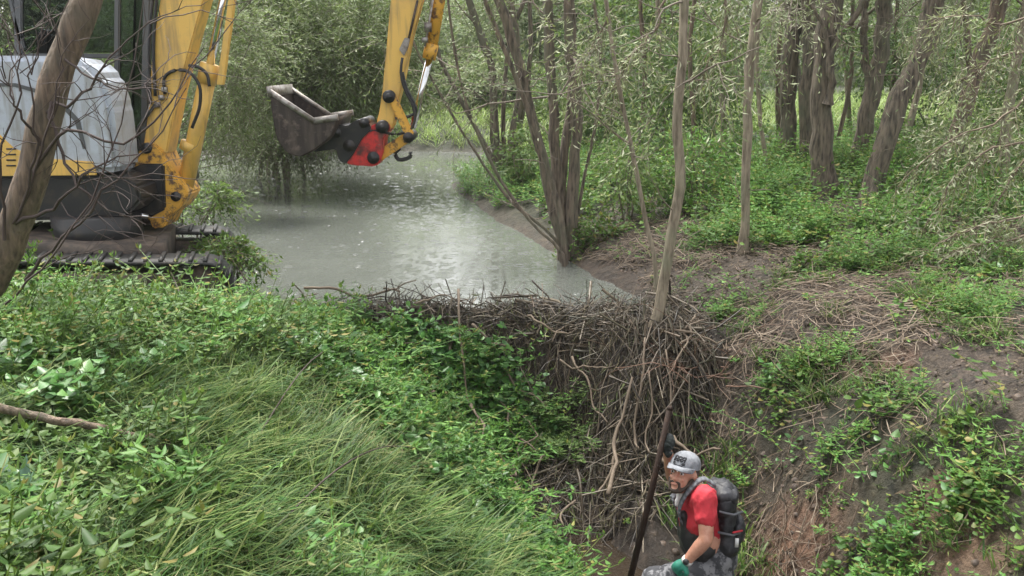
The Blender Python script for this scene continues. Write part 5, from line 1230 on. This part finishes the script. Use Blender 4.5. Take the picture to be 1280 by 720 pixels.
for x, y in zip(X[ok][:1500], Y[ok][:1500]):
    p = np.array([x, y, float(H(np.array([x]), np.array([y]))[0])]); r = rng.uniform(.006, .03); k = 5
    V = [p + np.array([r * math.cos(a) * s_ * rng.uniform(.6, 1.3), r * math.sin(a) * s_ * rng.uniform(.6, 1.3), z * r * rng.uniform(.6, 1.2)]) for z, s_ in ((-.5, 1.3), (.2, 1.05), (.6, .5)) for a in np.arange(k) * 6.283 / k]
    g.raw(V, [(i * k + j, i * k + (j + 1) % k, (i + 1) * k + (j + 1) % k, (i + 1) * k + j) for i in range(2) for j in range(k)], [(10, 10 + j, 11 + j) for j in range(1, k - 1)])
o = g.build('mud_clods', M['clod'], None); tag(o, 'mud clods strewn over the stream bed and the right bank', None, None, 'stuff')

# single plants that stand out, each its own thing
def one_herb(kind, mat):
    mb = MB()
    if kind == 'tall': herb(mb, .75, 9, .09, .045)
    elif kind == 'wide': herb(mb, .42, 6, .11, .06, 2)
    else:                                             # dock: big leaves from the root
        n = 8; a = np.arange(n) * 2.4; D = np.stack([np.cos(a), np.sin(a), rng.uniform(.5, 1.4, n)], -1); B = np.zeros((n, 3)); L = rng.uniform(.16, .3, n)
        leaf_quads(mb, B, D, np.cross(D, [0, 0, 1.0]), L, L * .36, .12, .35, True)
    return mb.mesh(kind + '_plant')
PM = {k: one_herb(*k) for k in (('tall', 0), ('wide', 0), ('dock', 0))}
for k in PM: PM[k].materials.append(M[{'tall': 'herb', 'wide': 'herb', 'dock': 'bluish'}[k[0]]])
SPOT = [('dock', 20, 640, .9, 'big-leaved blue-green dock at the lower left corner of the bank', 'dock plant'), ('dock', 150, 345, .9, 'blue-green bramble leaves under the excavator beside its near track', 'bramble'), ('dock', 120, 335, .8, 'blue-green bramble leaves under the excavator beside its near track', 'bramble'), ('dock', 175, 350, .8, 'blue-green bramble leaves under the excavator beside its near track', 'bramble'),
        ('tall', 60, 470, .9, None, None), ('tall', 100, 430, .9, None, None), ('tall', 180, 400, .8, None, None), ('tall', 30, 420, .9, None, None), ('tall', 250, 430, .8, None, None), ('tall', 330, 430, .75, None, None), ('tall', 380, 450, .7, None, None), ('tall', 20, 500, .8, None, None), ('tall', 90, 380, .9, None, None), ('tall', 210, 380, .8, None, None),
        ('tall', 430, 470, .7, None, None), ('tall', 290, 400, .7, None, None),
        ('wide', 275, 545, .7, 'low broad-leaved herb in the grass of the left bank, middle', 'herb'), ('wide', 540, 640, .7, 'broad-leaved herb in the grass near the stream bed, lower middle', 'herb'), ('wide', 620, 690, .6, 'small herb at the lower edge of the grassy bank next to the man', 'herb'), ('wide', 465, 520, .8, 'broad-leaved herb at the foot of the green creeper', 'herb'),
        ('wide', 780, 660, .4, 'small bright green plant at the foot of the dam left of the shaft', 'plant'), ('wide', 1255, 520, .9, 'broad leafy plant at the right border of the bank', 'plant'), ('wide', 1150, 560, .7, 'leafy plant in the middle of the green strip on the right bank', 'plant')]
for kind, a, b_, s_, lab, cat in SPOT:
    p = ground(a, b_); o = bpy.data.objects.new('dock_plant' if kind == 'dock' else 'nettle' if kind == 'tall' else 'leafy_herb', PM[(kind, 0)]); COL.objects.link(o)
    o.location = p; o.scale = (s_,) * 3; o.rotation_euler = (rng.normal() * .12, rng.normal() * .12, rng.uniform(0, 6.28))
    tag(o, lab or 'tall nettle standing above the grass of the upper left bank', cat or 'nettle', None if kind == 'wide' or (kind == 'dock' and a == 20) else 'nettles on the left bank' if kind == 'tall' else 'brambles by the track')
# a dead branch lying in the grass, and thin bare twigs across it
p0, p1, pm = ground(-30, 545), ground(215, 582), ground(100, 565)
g = MB(); C = curve([p0 + [0, 0, .16], pm + [0, 0, .15], p1 + [0, 0, .12]], 18); g.tube(C + rng.normal(size=C.shape) * .006, np.linspace(.026, .018, 18), 9)
tag(g.build('dead_branch', M['bark_warm'], None, True), 'dead grey-brown branch lying in the long grass of the left bank', 'branch')
g = MB(); Q = curve([ground(330, 700) + [0, 0, .1], ground(420, 650) + [0, 0, .3], ground(480, 615) + [0, 0, .32], ground(520, 600) + [0, 0, .25]], 12); g.tube(Q, np.linspace(.006, .003, 12), 5)
tag(g.build('twig', M['twig_dark'], None, True), 'thin dark twig slanting over the grass in the lower middle', 'twig')
for (a, b_, c_, d, lab) in ((255, 470, 205, 360, 'thin dark bare stalk rising before the excavator track'), (300, 590, 440, 470, 'thin dark bare stalk lying slanted in the middle of the grass')):
    q0, q1 = ground(a, b_), ground(c_, d); g = MB(); g.tube(curve([q0 + [0, 0, .02], (q0 + q1) / 2 + [0, 0, .35], q1 + [0, 0, .35]], 10), np.linspace(.006, .003, 10), 5); tag(g.build('stalk', M['twig_dark'], None, True), lab, 'stalk')
g = MB(); tips = []
for y0_ in (0, 1):
    q0 = ground(870 + y0_ * 20, 470)
    for _ in range(12): limb(rng, g, tips, q0 + rng.normal(size=3) * [.15, .3, .03] + [0, 0, .05], np.array([rng.normal() * .8, -.3, .25]), rng.uniform(.4, .9), .007, 1, 2, -.05, .2, 4, .6)
o = g.build('brushwood', M['brown_stem'], None, True); tag(o, 'reddish brushwood thrown on the bank at the right end of the dam', 'brushwood', None, 'stuff')
# ------------------------------------------------------------------ rainy air
g = MB(); g.box((0, 48, 10.5), (196, 160, 27)); m = bpy.data.materials.new('rain_haze'); m.use_nodes = True; t = m.node_tree; t.nodes.clear()
pv = t.nodes.new('ShaderNodeVolumePrincipled'); pv.inputs['Color'].default_value = (.9, .93, .92, 1); pv.inputs['Density'].default_value = .0006
t.links.new(pv.outputs[0], t.nodes.new('ShaderNodeOutputMaterial').inputs['Volume'])
tag(g.build('haze', m), 'thin grey haze of rain over the pond and wood', None, None, 'stuff')
